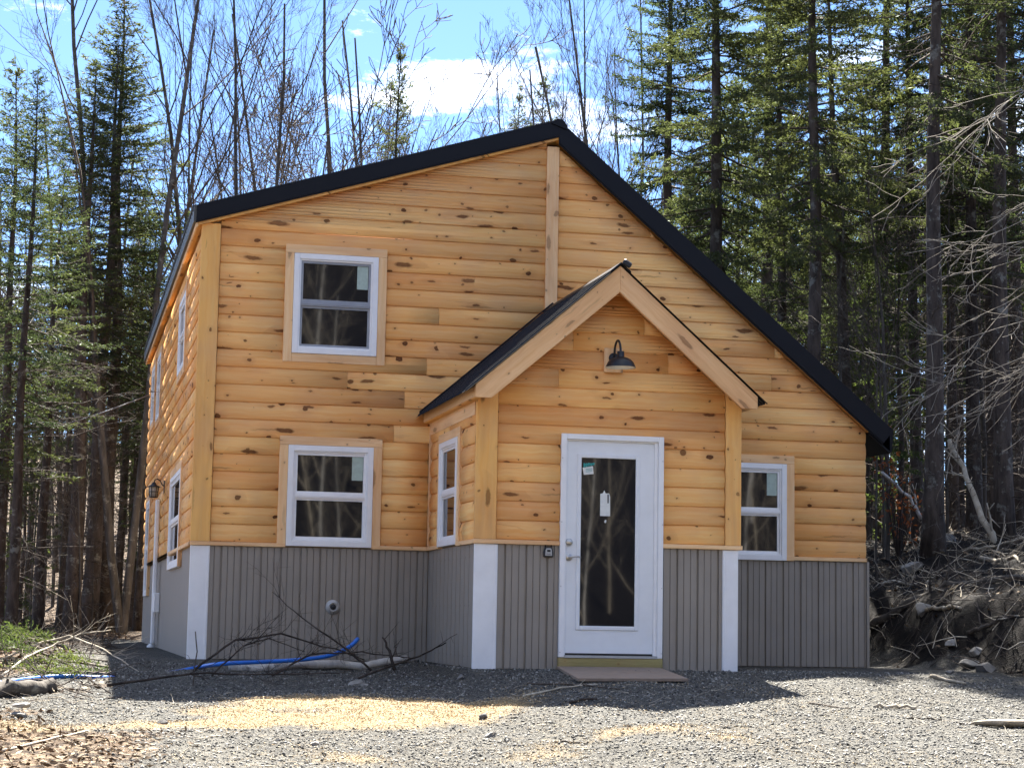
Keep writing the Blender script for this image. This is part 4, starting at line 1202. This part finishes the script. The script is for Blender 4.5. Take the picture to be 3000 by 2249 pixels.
of = np.array([[0, 2, 4], [2, 1, 4], [1, 3, 4], [3, 0, 4], [2, 0, 5], [1, 2, 5], [3, 1, 5], [0, 3, 5]])
an = rg.rand(n)*6.28; ti = rg.normal(size=n)*0.5
sc3 = size[:, None]*rg.uniform(0.55, 1.5, (n, 3))
sc3[:, 2] *= 0.75
ov = oct_[None]*sc3[:, None, :]
ov = ov+rg.normal(size=ov.shape)*size[:, None, None]*0.22
x_, y_, z_ = ov[..., 0], ov[..., 1], ov[..., 2]
y2, z2 = y_*np.cos(ti)[:, None]-z_*np.sin(ti)[:, None], y_*np.sin(ti)[:, None]+z_*np.cos(ti)[:, None]
X = x_*np.cos(an)[:, None]-y2*np.sin(an)[:, None]+sx[:, None]; Y = x_*np.sin(an)[:, None]+y2*np.cos(an)[:, None]+sy[:, None]
Z = z2+(hgt(sx, sy)+size*0.25)[:, None]
SV = np.stack([X, Y, Z], 2).reshape(-1, 3); SF = (of[None]+(np.arange(n)*6)[:, None, None]).reshape(-1, 3)
tag(link('gravel', np_mesh('gravel', SV, SF, M_STONE)), 'loose grey crushed stone covering the drive', 'gravel', kind='stuff')

# sawdust and shavings blown over the gravel
k = NT('wood_shaving')
isl = k.node('ShaderNodeNewGeometry').outputs['Random Per Island']
M_SHAVE = k.fin(k.ramp(isl, [(0.0, (0.26, 0.18, 0.10)), (0.5, (0.44, 0.34, 0.20)), (1.0, (0.62, 0.50, 0.33))]), 0.85, spec=0.15)
n = 130000
sx = rg.uniform(-2.2, 4.6, n); sy = rg.uniform(-9.5, -3.9, n)
ok = saw_patch(sx, sy)+0.10*(np.abs(fbm(sx*0.8, sy*0.8)) > 0.12) > rg.rand(n)*1.25
sx, sy = sx[ok], sy[ok]; n = len(sx)
Dr = rg.normal(size=(n, 3)); Dr[:, 2] *= 0.3; Dr /= np.linalg.norm(Dr, axis=1, keepdims=True)
LV, LF = kite_mesh(np.stack([sx, sy, hgt(sx, sy)+0.006+0.010*rg.rand(n)], 1), Dr, rg.uniform(0.006, 0.022, n), rg.uniform(0.002, 0.005, n), rg)
tag(link('wood_shavings', np_mesh('wood_shavings', LV, LF, M_SHAVE)), 'yellow sawdust and shavings spread on the gravel', 'sawdust', kind='stuff')

# dead leaves on the forest floor
k = NT('dead_leaf')
isl = k.node('ShaderNodeNewGeometry').outputs['Random Per Island']
c = k.ramp(isl, [(0.0, (0.06, 0.038, 0.022)), (0.4, (0.15, 0.098, 0.056)), (0.75, (0.28, 0.20, 0.125)), (1.0, (0.42, 0.34, 0.24))])
M_LEAF = k.fin(c, 0.8, spec=0.2)
n = 30000
ang = np.concatenate([rg.uniform(-0.10, 0.035, n//2), rg.uniform(0.37, 0.52, n//2)]); dist = np.where(np.arange(n) < n//2, rg.uniform(14.5, 42, n), rg.uniform(18, 40, n))
sx = CPOS.x+dist*np.sin(ang); sy = CPOS.y+dist*np.cos(ang)
ok = np.where(np.arange(n) < n//2, litter_w(sx, sy) > 0.25+0.5*rg.rand(n), (soil_w(sx, sy) > 0.6) & ((sy > 4.5+2*rg.rand(n)) | (sx > 9.2-0.2*(sy+3)) & (sy < -0.5) | (rg.rand(n) < 0.12)))
sx, sy = sx[ok], sy[ok]; n = len(sx)
Dr = rg.normal(size=(n, 3)); Dr[:, 2] *= 0.35; Dr /= np.linalg.norm(Dr, axis=1, keepdims=True)
LV, LF = kite_mesh(np.stack([sx, sy, hgt(sx, sy)+0.012], 1), Dr, rg.uniform(0.03, 0.08, n), rg.uniform(0.008, 0.024, n), rg)
tag(link('leaf_litter', np_mesh('leaf_litter', LV, LF, M_LEAF)), 'tan dead leaves strewn over the forest floor', 'leaves', kind='stuff')

# bark shreds in the lower left corner
n = 5000
sx = rg.uniform(-2.3, 0.2, n); sy = rg.uniform(-10, -5.2, n); ok = litter_w(sx, sy) > rg.rand(n)*0.9
sx, sy = sx[ok], sy[ok]; n = len(sx)
Dr = rg.normal(size=(n, 3)); Dr[:, 2] *= 0.3; Dr /= np.linalg.norm(Dr, axis=1, keepdims=True)
LV, LF = kite_mesh(np.stack([sx, sy, hgt(sx, sy)+0.008], 1), Dr, rg.uniform(0.02, 0.09, n), rg.uniform(0.004, 0.014, n), rg)
tag(link('bark_shreds', np_mesh('bark_shreds', LV, LF, M_LEAF)), 'brown bark shreds littering the lower left corner', 'bark litter', kind='stuff')

# twigs and torn roots on the dug bank and woods floor
def twig_stuff(name, n, region, lmin, lmax, r, mat, label, lift=0.02, tilt=0.35, seed=1):
    q = np.random.RandomState(seed); S = ([], [], [], [])
    for i in range(n):
        x, y = region(q); L = q.uniform(lmin, lmax); a = q.rand()*6.28; el = q.normal()*tilt
        p = np.array([x, y, hz(x, y)+lift*q.rand()]); d = np.array([math.cos(a)*math.cos(el), math.sin(a)*math.cos(el), abs(math.sin(el))])
        pts = [p]
        for j in range(4):
            d = unit(d+q.normal(size=3)*0.28); p = p+d*L/4
            g = hz(p[0], p[1])+0.008
            if p[2] < g: p = np.array([p[0], p[1], g])
            pts.append(p)
        rr = r*q.uniform(0.5, 1.4); path_segs(S, pts, [rr*(1-0.2*j) for j in range(5)])
    tag(link(name, np_mesh(name, *seg_mesh(*S, 4), mat)), label, 'twigs', kind='stuff')
def reg_bank(q):
    while True:
        a = q.uniform(0.385, 0.53); d = q.uniform(17.5, 32); x = CPOS.x+d*math.sin(a); y = CPOS.y+d*math.cos(a)
        if x > float(toe(y))-0.05: return x, y
def reg_left(q):
    while True:
        a = q.uniform(-0.09, 0.03); d = q.uniform(16, 38); x = CPOS.x+d*math.sin(a); y = CPOS.y+d*math.cos(a)
        if x < -0.6: return x, y
def reg_drive(q):
    a = q.uniform(-0.04, 0.48); d = q.uniform(11.5, 17); return CPOS.x+d*math.sin(a), CPOS.y+d*math.cos(a)
twig_stuff('root_tangle', 420, reg_bank, 0.15, 0.8, 0.0055, B_PALE, 'pale torn roots and twigs tangled over the dug bank', seed=3)
twig_stuff('root_tangle', 1100, reg_bank, 0.15, 0.7, 0.005, B_TWIG, 'grey brown roots and twigs tangled over the dug bank', seed=4)
twig_stuff('twig_litter', 700, reg_left, 0.2, 0.9, 0.006, B_TWIG, 'fallen twigs on the woods floor left of the house', seed=5)
twig_stuff('wood_chips', 420, reg_drive, 0.03, 0.16, 0.0035, B_PALE, 'scattered wood splinters on the gravel drive', lift=0.01, tilt=0.05, seed=6)

# rocks -------------------------------------------------------------
M_ROCK = simple('grey_rock', (0.17, 0.16, 0.145), 0.85, var=0.35, scale=9.0, bump=0.5)
M_ROCKP = simple('pale_rock', (0.30, 0.28, 0.25), 0.85, var=0.25, scale=9.0, bump=0.5)
M_ROCKD = simple('dark_rock', (0.10, 0.095, 0.09), 0.85, var=0.35, scale=9.0, bump=0.5)
def rock(p, s, seed, mat, label, group=None, flat=0.6, rz=0.0, z=None):
    q = np.random.RandomState(seed)
    import bmesh
    bm = bmesh.new(); bmesh.ops.create_icosphere(bm, subdivisions=3, radius=1.0)
    pl_ = q.normal(size=(11, 3)); pl_ /= np.linalg.norm(pl_, axis=1, keepdims=True); off = q.uniform(0.38, 0.8, 11)
    for v in bm.verts:
        co = np.array(v.co)
        for a, o in zip(pl_, off):
            t = co.dot(a)
            if t > o: co = co-a*(t-o)
        v.co = co*np.array([1.0, 0.75, flat])*s
    me_ = bpy.data.meshes.new('rock'); bm.to_mesh(me_); bm.free(); me_.materials.append(mat)
    o = link('rock', me_); o.location = (p.x, p.y, p.z+s*flat*0.18 if z is None else z); o.rotation_euler = (q.normal()*0.12, q.normal()*0.12, rz or q.rand()*6.28)
    tag(o, label, 'rock', group); return o
G = 'rocks on the drive'
rock(gp(42, 1548), 0.085, 1, M_ROCK, 'lower flat stone of the pair at the left photo edge', G, 0.45, 0.3)
p = gp(46, 1546); rock(p, 0.075, 2, M_ROCKP, 'upper flat stone of the pair at the left photo edge', G, 0.4, 0.5, z=p.z+0.075)
rock(gp(350, 1564), 0.055, 3, M_ROCKD, 'small dark brick shaped stone on gravel at lower left', G, 0.5, 0.2)
rock(gp(765, 1479), 0.085, 4, M_ROCKP, 'pale stone on the edge of the sawdust before the metal skirt', G)
rock(gp(788, 1482), 0.05, 5, M_ROCKP, 'small pale stone right beside the bigger one at the sawdust edge', G)
rock(gp(995, 1467), 0.07, 6, M_ROCK, 'grey stone in the shadow before the left porch post', G)
rock(gp(1043, 1550), 0.05, 7, M_ROCKD, 'black stone on sunny gravel below the porch post', G)
rock(gp(1062, 1590), 0.065, 8, M_ROCK, 'grey stone at the bottom of the drive, lower of two', G)
rock(gp(680, 1610), 0.05, 9, M_ROCKP, 'small pale stone on the gravel at lower left of centre', G)
rock(gp(455, 1492), 0.06, 10, M_ROCKD, 'dark stone in the house shadow near the white corner post', G)
rock(gp(600, 1600), 0.04, 12, M_ROCKD, 'tiny dark stone in the lower left gravel', G)
GB = 'rocks on the dug bank'
for i, (u, v, s, m, lb) in enumerate([(2045, 1175, .30, M_ROCK, 'large grey boulder on top of the bank below the big trunk'), (1975, 1230, .20, M_ROCKP, 'pale rock on the bank beside the fallen sticks'), (2000, 1320, .17, M_ROCKP, 'flat pale rock halfway up the bank'), (2055, 1395, .10, M_ROCKP, 'white stone in the middle of the dark soil'), (2110, 1415, .12, M_ROCKP, 'whitest stone low in the dark soil'), (2100, 1440, .14, M_ROCK, 'grey stone at the toe of the bank'), (2050, 1455, .09, M_ROCK, 'small stone where bank and gravel meet'), (2135, 1450, .16, M_ROCKD, 'dark stone at the toe of the bank by the right photo edge'), (2165, 1255, .12, M_ROCKP, 'small pale rock up the bank at the right photo edge')]):
    rock(gp(u, v), s, 30+i, m, lb, GB)

# sticks, logs ------------------------------------------------------------
def stick(name, pts, r0, r1, mat, label, cat='stick', group=None, twigs=0, seed=0, sides=8, tl=(0.15, 0.5)):
    q = np.random.RandomState(seed)
    P = [np.array(p, float) for p in pts]
    # resample with small kinks
    out = []
    for a, b in zip(P, P[1:]):
        for j in range(4): out.append(a+(b-a)*j/4+q.normal(size=3)*r0*0.35)
    out.append(P[-1])
    mb = MB(); m = len(out)
    mb.tube([tuple(p) for p in out], [r0+(r1-r0)*i/(m-1) for i in range(m)], sides)
    for t in range(twigs):
        i = q.randint(m//5, m-1); d = unit(out[min(i+1, m-1)]-out[i-1]); s = unit(q.normal(size=3)); s[2] = abs(s[2])*0.6
        td = unit(d*0.7+s*0.8); L = q.uniform(*tl); p = out[i]; pp = [p]
        for j in range(4):
            td = unit(td+q.normal(size=3)*0.18); p = p+td*L/4
            p[2] = max(p[2], hz(p[0], p[1])+0.01); pp.append(p.copy())
        rr = max(0.0032, r1*0.6+0.3*(r0-r1)*(1-i/m)); mb.tube([tuple(x) for x in pp], [rr, rr*.8, rr*.6, rr*.45, rr*.3], 4)
        if L > 0.25:
            for w in range(3):
                b0 = pp[1+w]; e0 = b0+unit(td+q.normal(size=3)*0.7)*L*0.4; e0[2] = max(e0[2], hz(e0[0], e0[1])+0.008)
                mb.tube([tuple(b0), tuple(e0)], [rr*.5, rr*.25], 3)
    o = mb.build(name, mat); tag(o, label, cat, group); return o
def up_(p, z): return (p.x, p.y, p.z+z)
# in front of the skirt, left of the porch
stick('birch_log', [(0.25, -1.55, hz(.25, -1.55)+.04), (1.1, -1.25, hz(1.1, -1.25)+.04), (2.05, -1.0, hz(2.05, -1.0)+.04)], .05, .038, B_BIRCH, 'white birch log lying along the foot of the metal skirt', 'log')
GS = 'dead branches before the skirt'
stick('dead_branch', [(1.62, -1.5, hz(1.62, -1.5)+.03), (1.35, -1.25, .16), (1.0, -1.0, .42), (.72, -.85, .66)], .012, .003, B_DARK, 'dead branch leaning up against the skirt below the vent', 'branch', GS, 12, 2, 6)
stick('dead_branch', [(-.1, -1.9, hz(0, -1.9)+.03), (.3, -1.7, .20), (.75, -1.5, .26), (1.3, -1.3, .12), (1.6, -1.2, .02)], .013, .004, B_DARK, 'dark arching branch in the brush nearest the corner post', 'branch', GS, 16, 3, 6)
stick('dead_branch', [(.6, -2.2, hz(.6, -2.2)+.02), (1.0, -1.8, .08), (1.5, -1.6, .10), (2.0, -1.5, .05)], .011, .004, B_DARK, 'dark dead branch lying low between the blue pipe and the log', 'branch', GS, 14, 4, 6)
stick('dead_branch', [(-.9, -3.2, hz(-.9, -3.2)+.03), (-.2, -2.9, -.08), (.5, -2.6, -.09), (1.2, -2.3, -.08)], .012, .004, B_DARK, 'long dark branch lying in front of the blue pipe', 'branch', GS, 16, 5, 6)
stick('dead_branch', [(1.35, -2.5, hz(1.35, -2.5)+.02), (1.75, -2.1, .0), (2.1, -1.75, .10), (2.33, -1.55, .20)], .012, .006, B_DARK, 'thin pole rising towards the inside corner of the porch', 'branch', GS, 3, 6, 6)
stick('dead_branch', [(1.82, -1.6, hz(1.8, -1.6)+.02), (1.78, -1.55, .12), (1.72, -1.5, .24)], .018, .008, B_DARK, 'short upright broken branch in the brush before the skirt', 'branch', GS, 2, 7, 6)
stick('dead_branch', [(.05, -2.3, hz(0, -2.3)+.02), (.35, -2.0, .15), (.6, -1.85, .22), (.95, -1.7, .10)], .009, .003, B_DARK, 'twiggy dead branch over the blue pipe by the white corner', 'branch', GS, 18, 8, 6)
stick('dead_branch', [(-.15, -2.75, hz(-.1, -2.75)), (-.12, -2.7, .10), (-.14, -2.68, .28)], .007, .005, B_TWIG, 'thin upright stick before the white corner post', 'branch', GS, 2, 9, 5)
# sticks on sawdust and gravel
GD = 'sticks on the drive'
for i, (a, b, r, mt, lb) in enumerate([((1140, 1478), (1340, 1490), .010, B_TWIG, 'thin stick lying in the shadow before the step'), ((1130, 1506), (1290, 1480), .010, B_PALE, 'pale stick lying on the sawdust patch'), ((1230, 1520), (1290, 1512), .012, B_DARK, 'short dark stick on the right end of the sawdust'), ((2240-350, 1528), (2240-260, 1532), .016, B_PALE, 'pale stick on the gravel right of the porch shadow tip'), ((1750, 1520), (1840, 1532), .008, B_TWIG, 'thin grey stick beside the porch shadow tip'), ((1960, 1552), (2040, 1556), .007, B_DARK, 'short dark twig on the gravel at right'), ((2070, 1565), (2190, 1560), .008, B_DARK, 'dark twig behind the curled bark at right'), ((1210, 1603), (1270, 1608), .007, B_DARK, 'small dark twig in the lower middle gravel'), ((2010, 1463), (2085, 1480), .020, B_PALE, 'pale debarked stick at the edge of gravel and bank'), ((0, 1625), (190, 1580), .011, B_PALE, 'long pale stick in the litter at lower left')]):
    p, q_ = gp(*a), gp(*b); mid = (p+q_)/2
    stick('stick', [up_(p, r*.8), (mid.x, mid.y, hz(mid.x, mid.y)+r*1.2), up_(q_, r*.8)], r, r*.6, mt, lb, 'stick', GD, 1, 50+i, 6, (.05, .15))
# curled bark slab at right
mb = MB(); p = gp(2180, 1572); Vb = []; Fb = []
for i in range(9):
    for j in range(6):
        t = i/8-.5; a = (j/5-.5)*2.2
        w_ = .075*(1-abs(t)**2*2.2)
        Vb.append((p.x+t*.50+.03*math.sin(a), p.y+math.sin(a)*w_-t*.1, p.z+.012+(1-math.cos(a))*w_*1.1+.03*abs(t)))
for i in range(8):
    for j in range(5): Fb.append((i*6+j, (i+1)*6+j, (i+1)*6+j+1, i*6+j+1))
mb.add(Vb, Fb, smooth=True); o = mb.build('bark_slab', B_PALE); tag(o, 'curled pale bark slab on the gravel at lower right', 'bark')
sm_ = o.modifiers.new('thick', 'SOLIDIFY'); sm_.thickness = .012
# board in front of the step
A, B_, C_, D_ = (3.19, -2.50), (4.20, -2.48), (4.03, -3.86), (3.03, -3.90)
zf = lambda q: hz(*q)+.012
top = [(A[0], A[1], .012), (B_[0], B_[1], .012), (C_[0], C_[1], zf(C_)+.03), (D_[0], D_[1], zf(D_)+.03)]
mb = MB(); mb.add(top+[(x, y, z-.024) for x, y, z in top], [(0, 1, 2, 3), (7, 6, 5, 4), (0, 4, 5, 1), (1, 5, 6, 2), (2, 6, 7, 3), (3, 7, 4, 0)])
tag(mb.build('osb_ramp_board', M_PLY), 'weathered brown board laid as a ramp below the door step', 'board')
# blue water pipe
M_BLUE = simple('blue_pipe', (0.02, 0.16, 0.62), 0.38, var=0.15, scale=4)
pp = [gp(-60, 1492), gp(0, 1480), gp(70, 1470), gp(140, 1465), gp(210, 1464), gp(290, 1455), gp(360, 1450), gp(430, 1444)]
pts = [up_(p, l_) for p, l_ in zip(pp, (.02, .02, .02, .02, .005, -.03, -.02, .015))]
for x, y, z in ((.15, -2.05, .035), (.55, -1.75, .05), (.95, -1.50, .07), (1.25, -1.30, .11), (1.45, -1.15, .19), (1.55, -1.05, .27)):
    pts.append((x, y, max(hz(x, y)+.03, z-.05)))
cur = [Vector(p) for p in pts]; sm = []
for i in range(len(cur)-1):
    p0, p1, p2, p3 = cur[max(i-1, 0)], cur[i], cur[i+1], cur[min(i+2, len(cur)-1)]
    for j in range(4):
        t = j/4; sm.append(0.5*((2*p1)+(p2-p0)*t+(2*p0-5*p1+4*p2-p3)*t*t+(3*p1-p0-3*p2+p3)*t**3))
sm.append(cur[-1])
mb = MB(); mb.tube([tuple(p) for p in sm], .020, 12); tag(mb.build('water_pipe', M_BLUE), 'bright blue plastic pipe snaking from left edge to the skirt', 'pipe')
# dark log at the left photo edge
a, b = gp(-40, 1512), gp(118, 1494)
stick('cut_log', [up_(a, .06), up_((a+b)/2, .065), up_(b, .06)], .068, .062, B_GREY, 'short bark covered log lying at the left photo edge', 'log', None, 2, 70, 12, (.05, .12))
# fir boughs
def bough(p, az, L, seed, label, lift=0.05, rise=0.2, mat=N_FIR):
    q = np.random.RandomState(seed); S = ([], [], [], []); TB, TD, TLn = [], [], []
    h = np.array([math.cos(az), math.sin(az), 0]); pos = np.array([p.x, p.y, p.z+lift]); pts = [pos]
    for i in range(6):
        d = unit(h+np.array([0, 0, rise*(0.6-i/5)])+q.normal(size=3)*0.1); pos = pos+d*L/6
        pos[2] = max(pos[2], hz(pos[0], pos[1])+0.03); pts.append(pos.copy())
    path_segs(S, pts, [.013*(1-.12*i) for i in range(7)])
    s, sg = .12, 1
    while s < 1:
        f = s*6; i = min(int(f), 5); b = pts[i]+(pts[i+1]-pts[i])*(f-i); ax = unit(pts[i+1]-pts[i]); sd = unit(np.cross(ax, [0, 0, 1.0]))*sg; sg = -sg
        tl = .42*L*(1.08-s)*q.uniform(.6, 1.1); td = unit(ax*.7+sd*.8+np.array([0, 0, q.uniform(-.05, .35)])); e = b+td*tl
        path_segs(S, [b, e], [.004, .002]); TB.append(b); TD.append(td); TLn.append(tl)
        for w in range(int(tl/.07)):
            b2 = b+td*tl*(w+.6)/(tl/.07+.5); s2 = unit(td*.6+sd*(1 if w % 2 else -1)*.5+ax*(.5 if w % 2 else -.2)+q.normal(size=3)*.15); TB.append(b2); TD.append(s2); TLn.append(tl*.35)
        s += .035
    root = empty('fir_bough', (p.x, p.y, p.z)); tag(root, label, 'fir bough', 'cut fir boughs at the left')
    under(link('stem', np_mesh('stem', *seg_mesh(*S, 4), B_TWIG)), root)
    under(link('needles', np_mesh('needles', *spray(TB, TD, TLn, 1.0, q, 0.011, (.025, .05), (.004, .008)), mat)), root)
for i, (u, v, az, L, rise, lf, lb) in enumerate([(110, 1420, 3.2, 1.0, .5, .10, 'dense dark green fir bough at the back of the pile'), (150, 1430, 2.7, 1.0, .6, .12, 'fir bough sticking up highest in the pile'), (120, 1440, 3.5, .9, .3, .08, 'fir bough in the middle of the pile by the blue pipe'), (235, 1448, 3.0, 1.0, .05, .03, 'flat fir bough lying right of the pile'), (225, 1462, 3.3, .9, .03, .03, 'flat fir bough lying across the blue pipe'), (60, 1430, 3.0, .9, .4, .12, 'fir bough cut off by the left photo edge'), (250, 1462, 2.6, .6, .02, .02, 'small fir bough tip at the edge of the house shadow')]):
    bough(gp(u, v), az, L, 80+i, lb, lf, rise)
for i, (a, m_, b, lb) in enumerate([((0, 1430), (150, 1372), (300, 1450), 'long bare branch arching over the fir boughs'), ((0, 1465), (110, 1395), (240, 1360), 'bare branch slanting up out of the fir boughs')]):
    pa, pb = gp(*a), gp(*b) if b[1] > 1400 else atd(b[0], b[1], (gp(*a)-CPOS).length+1.0)
    dm = ((pa-CPOS).length+(pb-CPOS).length)/2; pm = atd(m_[0], m_[1], dm)
    pb_ = tuple(pb)
    stick('bare_branch', [up_(pa, .02), tuple((pa+pm)/2+Vector((0, 0, .04))), tuple(pm), tuple((pm+pb)/2+Vector((0, 0, .04))), pb_], .012, .005, B_PALE, lb, 'branch', 'branches over the fir boughs', 6, 95+i, 6)

# overhead cable from the far end of the left wall
ce = onp = Vector((-.06, 10.95, 3.35)); c0 = atd(-160, 945, 29.0)
ce = atd(333, 853, 31.0); ce = Vector((-.06, ce.y, ce.z))
mb = MB(); mb.tube([tuple(ce.lerp(c0, t/14)+Vector((0, 0, -.22*math.sin(math.pi*t/14)))) for t in range(15)], .011, 6)
tag(mb.build('service_cable', simple('cable_grey', (.22, .22, .23), .5)), 'thin grey cable running from the left wall to the left edge', 'cable')

# fallen and leaning timber on the bank
GL = 'fallen timber on the bank'
for i, (a, b, r, mt, lb) in enumerate([((1876, 1369), (2225, 1255), .050, B_GREY, 'long grey fallen trunk slanting up the dark bank'), ((1945, 1232), (2225, 1163), .028, B_PALE, 'thin pale fallen pole across the top of the bank'), ((1935, 1163), (2000, 1157), .055, B_PALE, 'short sunlit log on top of the bank'), ((1990, 1330), (2075, 1318), .03, B_PALE, 'short pale stick halfway up the bank'), ((2090, 1370), (2190, 1335), .025, B_TWIG, 'grey stick under the long fallen trunk'), ((1910, 1262), (2010, 1268), .022, B_PALE, 'pale stick lying level near the house wall'), ((2120, 1210), (2215, 1225), .03, B_PALE, 'pale splintered stick near the right photo edge')]):
    p, q_ = gp(*a), gp(*b)
    n_ = 5; pts = []
    for j in range(n_):
        t = j/(n_-1); m_ = p.lerp(q_, t); zl = p.z+(q_.z-p.z)*t; pts.append((m_.x, m_.y, max(zl, hz(m_.x, m_.y))+r*.7))
    stick('fallen_log' if r > .03 else 'fallen_pole', pts, r, r*.6, mt, lb, 'fallen wood', GL, 3, 110+i, 8, (.2, .6))
p = gp(2152, 1180); t_ = atd(2050, 950, (p-CPOS).length+.3)
stick('leaning_dead_trunk', [up_(p, -.05), tuple((p+t_)/2), tuple(t_)], .05, .03, B_PALE, 'pale dead trunk leaning left at the top of the bank', 'dead trunk', None, 5, 120, 8)
p = gp(1960, 1170); t_ = atd(1885, 1010, (p-CPOS).length+1.5)
p2 = atd(1965, 1075, 28.5)
stick('leaning_dead_trunk', [tuple(atd(1990, 1120, 28.5)), tuple(p2), tuple(atd(1905, 1020, 28.2))], .03, .022, B_BIRCH, 'thin white dead stem leaning among the young firs', 'dead trunk', None, 3, 121, 8)
# rusty leaved sapling at the wood's edge
x, y = spot(1945, 29.0); q = np.random.RandomState(9)
root = empty('rusty_shrub', (x, y, hz(x, y))); tag(root, 'small shrub with withered rust red leaves beside the big trunk', 'shrub')
S = ([], [], [], []); TB, TD, TLn = [], [], []
for i in range(16):
    a = q.rand()*6.28; e = np.array([math.cos(a)*q.uniform(.1, .5), math.sin(a)*q.uniform(.1, .5), q.uniform(.7, 2.3)]); path_segs(S, [np.zeros(3), e*.5+q.normal(size=3)*.05, e], [.012, .008, .004])
    for j in range(5): TB.append(e*(.5+.1*j)); TD.append(unit(q.normal(size=3)+np.array([0, 0, -.4]))); TLn.append(.25)
link('stem', np_mesh('stem', *seg_mesh(*S, 4), B_DARK), root); link('leaves', np_mesh('leaves', *spray(TB, TD, TLn, .5, q, .03, (.04, .09), (.012, .025)), N_RUST), root)

B_LIMB = bark_mat('limb_bark', (0.19, 0.165, 0.135), (0.36, 0.32, 0.26), (0.45, 0.42, 0.36), 0.4)
# big bare shrub reaching in from the right
x, y = spot(2440, 23.0); q = np.random.RandomState(19)
root = empty('bare_maple', (x, y, hz(x, y))); tag(root, 'pale leafless branches reaching in from the right photo edge', 'bare tree')
S = ([], [], [], []); T_ = ([], [], [], [])
lf = np.array([-r2.x, -r2.y, 0.0]); lf = lf/np.linalg.norm(lf); dp = np.array([fw.x, fw.y, 0.0])
tp = [np.array([0, 0, -.2]), np.array([.05, 0, 1.5]), np.array([-.1, .1, 3.2]), np.array([.05, .2, 5.2]), np.array([0, .1, 7.2])]
path_segs(S, tp, [.10, .09, .075, .055, .03])
def limb(p, d, L, r, lev):
    n = (10, 6, 4)[lev]; pts = [p]; ds = []
    for i in range(n):
        d = unit(d+q.normal(size=3)*(.09, .14, .2)[lev]+np.array([0, 0, -.025 if i < n*.7 else .05])); p = p+d*L/n; pts.append(p); ds.append(d)
    path_segs(T_, pts, [max(.0035, r*(1-.75*i/n)) for i in range(n+1)])
    if lev == 2: return
    for c in range((6, 3)[lev]):
        f = q.uniform(.18, .98)*n; i = min(int(f), n-1); b = pts[i]+(pts[i+1]-pts[i])*(f-i)
        s = q.normal(size=3); limb(b, unit(ds[i]*.9+s*.38), L*(.42, .4)[lev]*q.uniform(.5, 1.2), r*.5, lev+1)
for i in range(13):
    z = q.uniform(2.2, 6.3); b = np.array([0, .1, z])
    limb(b, unit(lf*q.uniform(.75, 1.0)+dp*q.normal()*.2+np.array([0, 0, q.uniform(-.52, -.12)])), q.uniform(1.6, 3.0), .009, 0)
link('trunk', np_mesh('trunk', *seg_mesh(*S, 8), B_GREY), root); link('crown', np_mesh('crown', *seg_mesh(*T_, 4), B_LIMB), root)
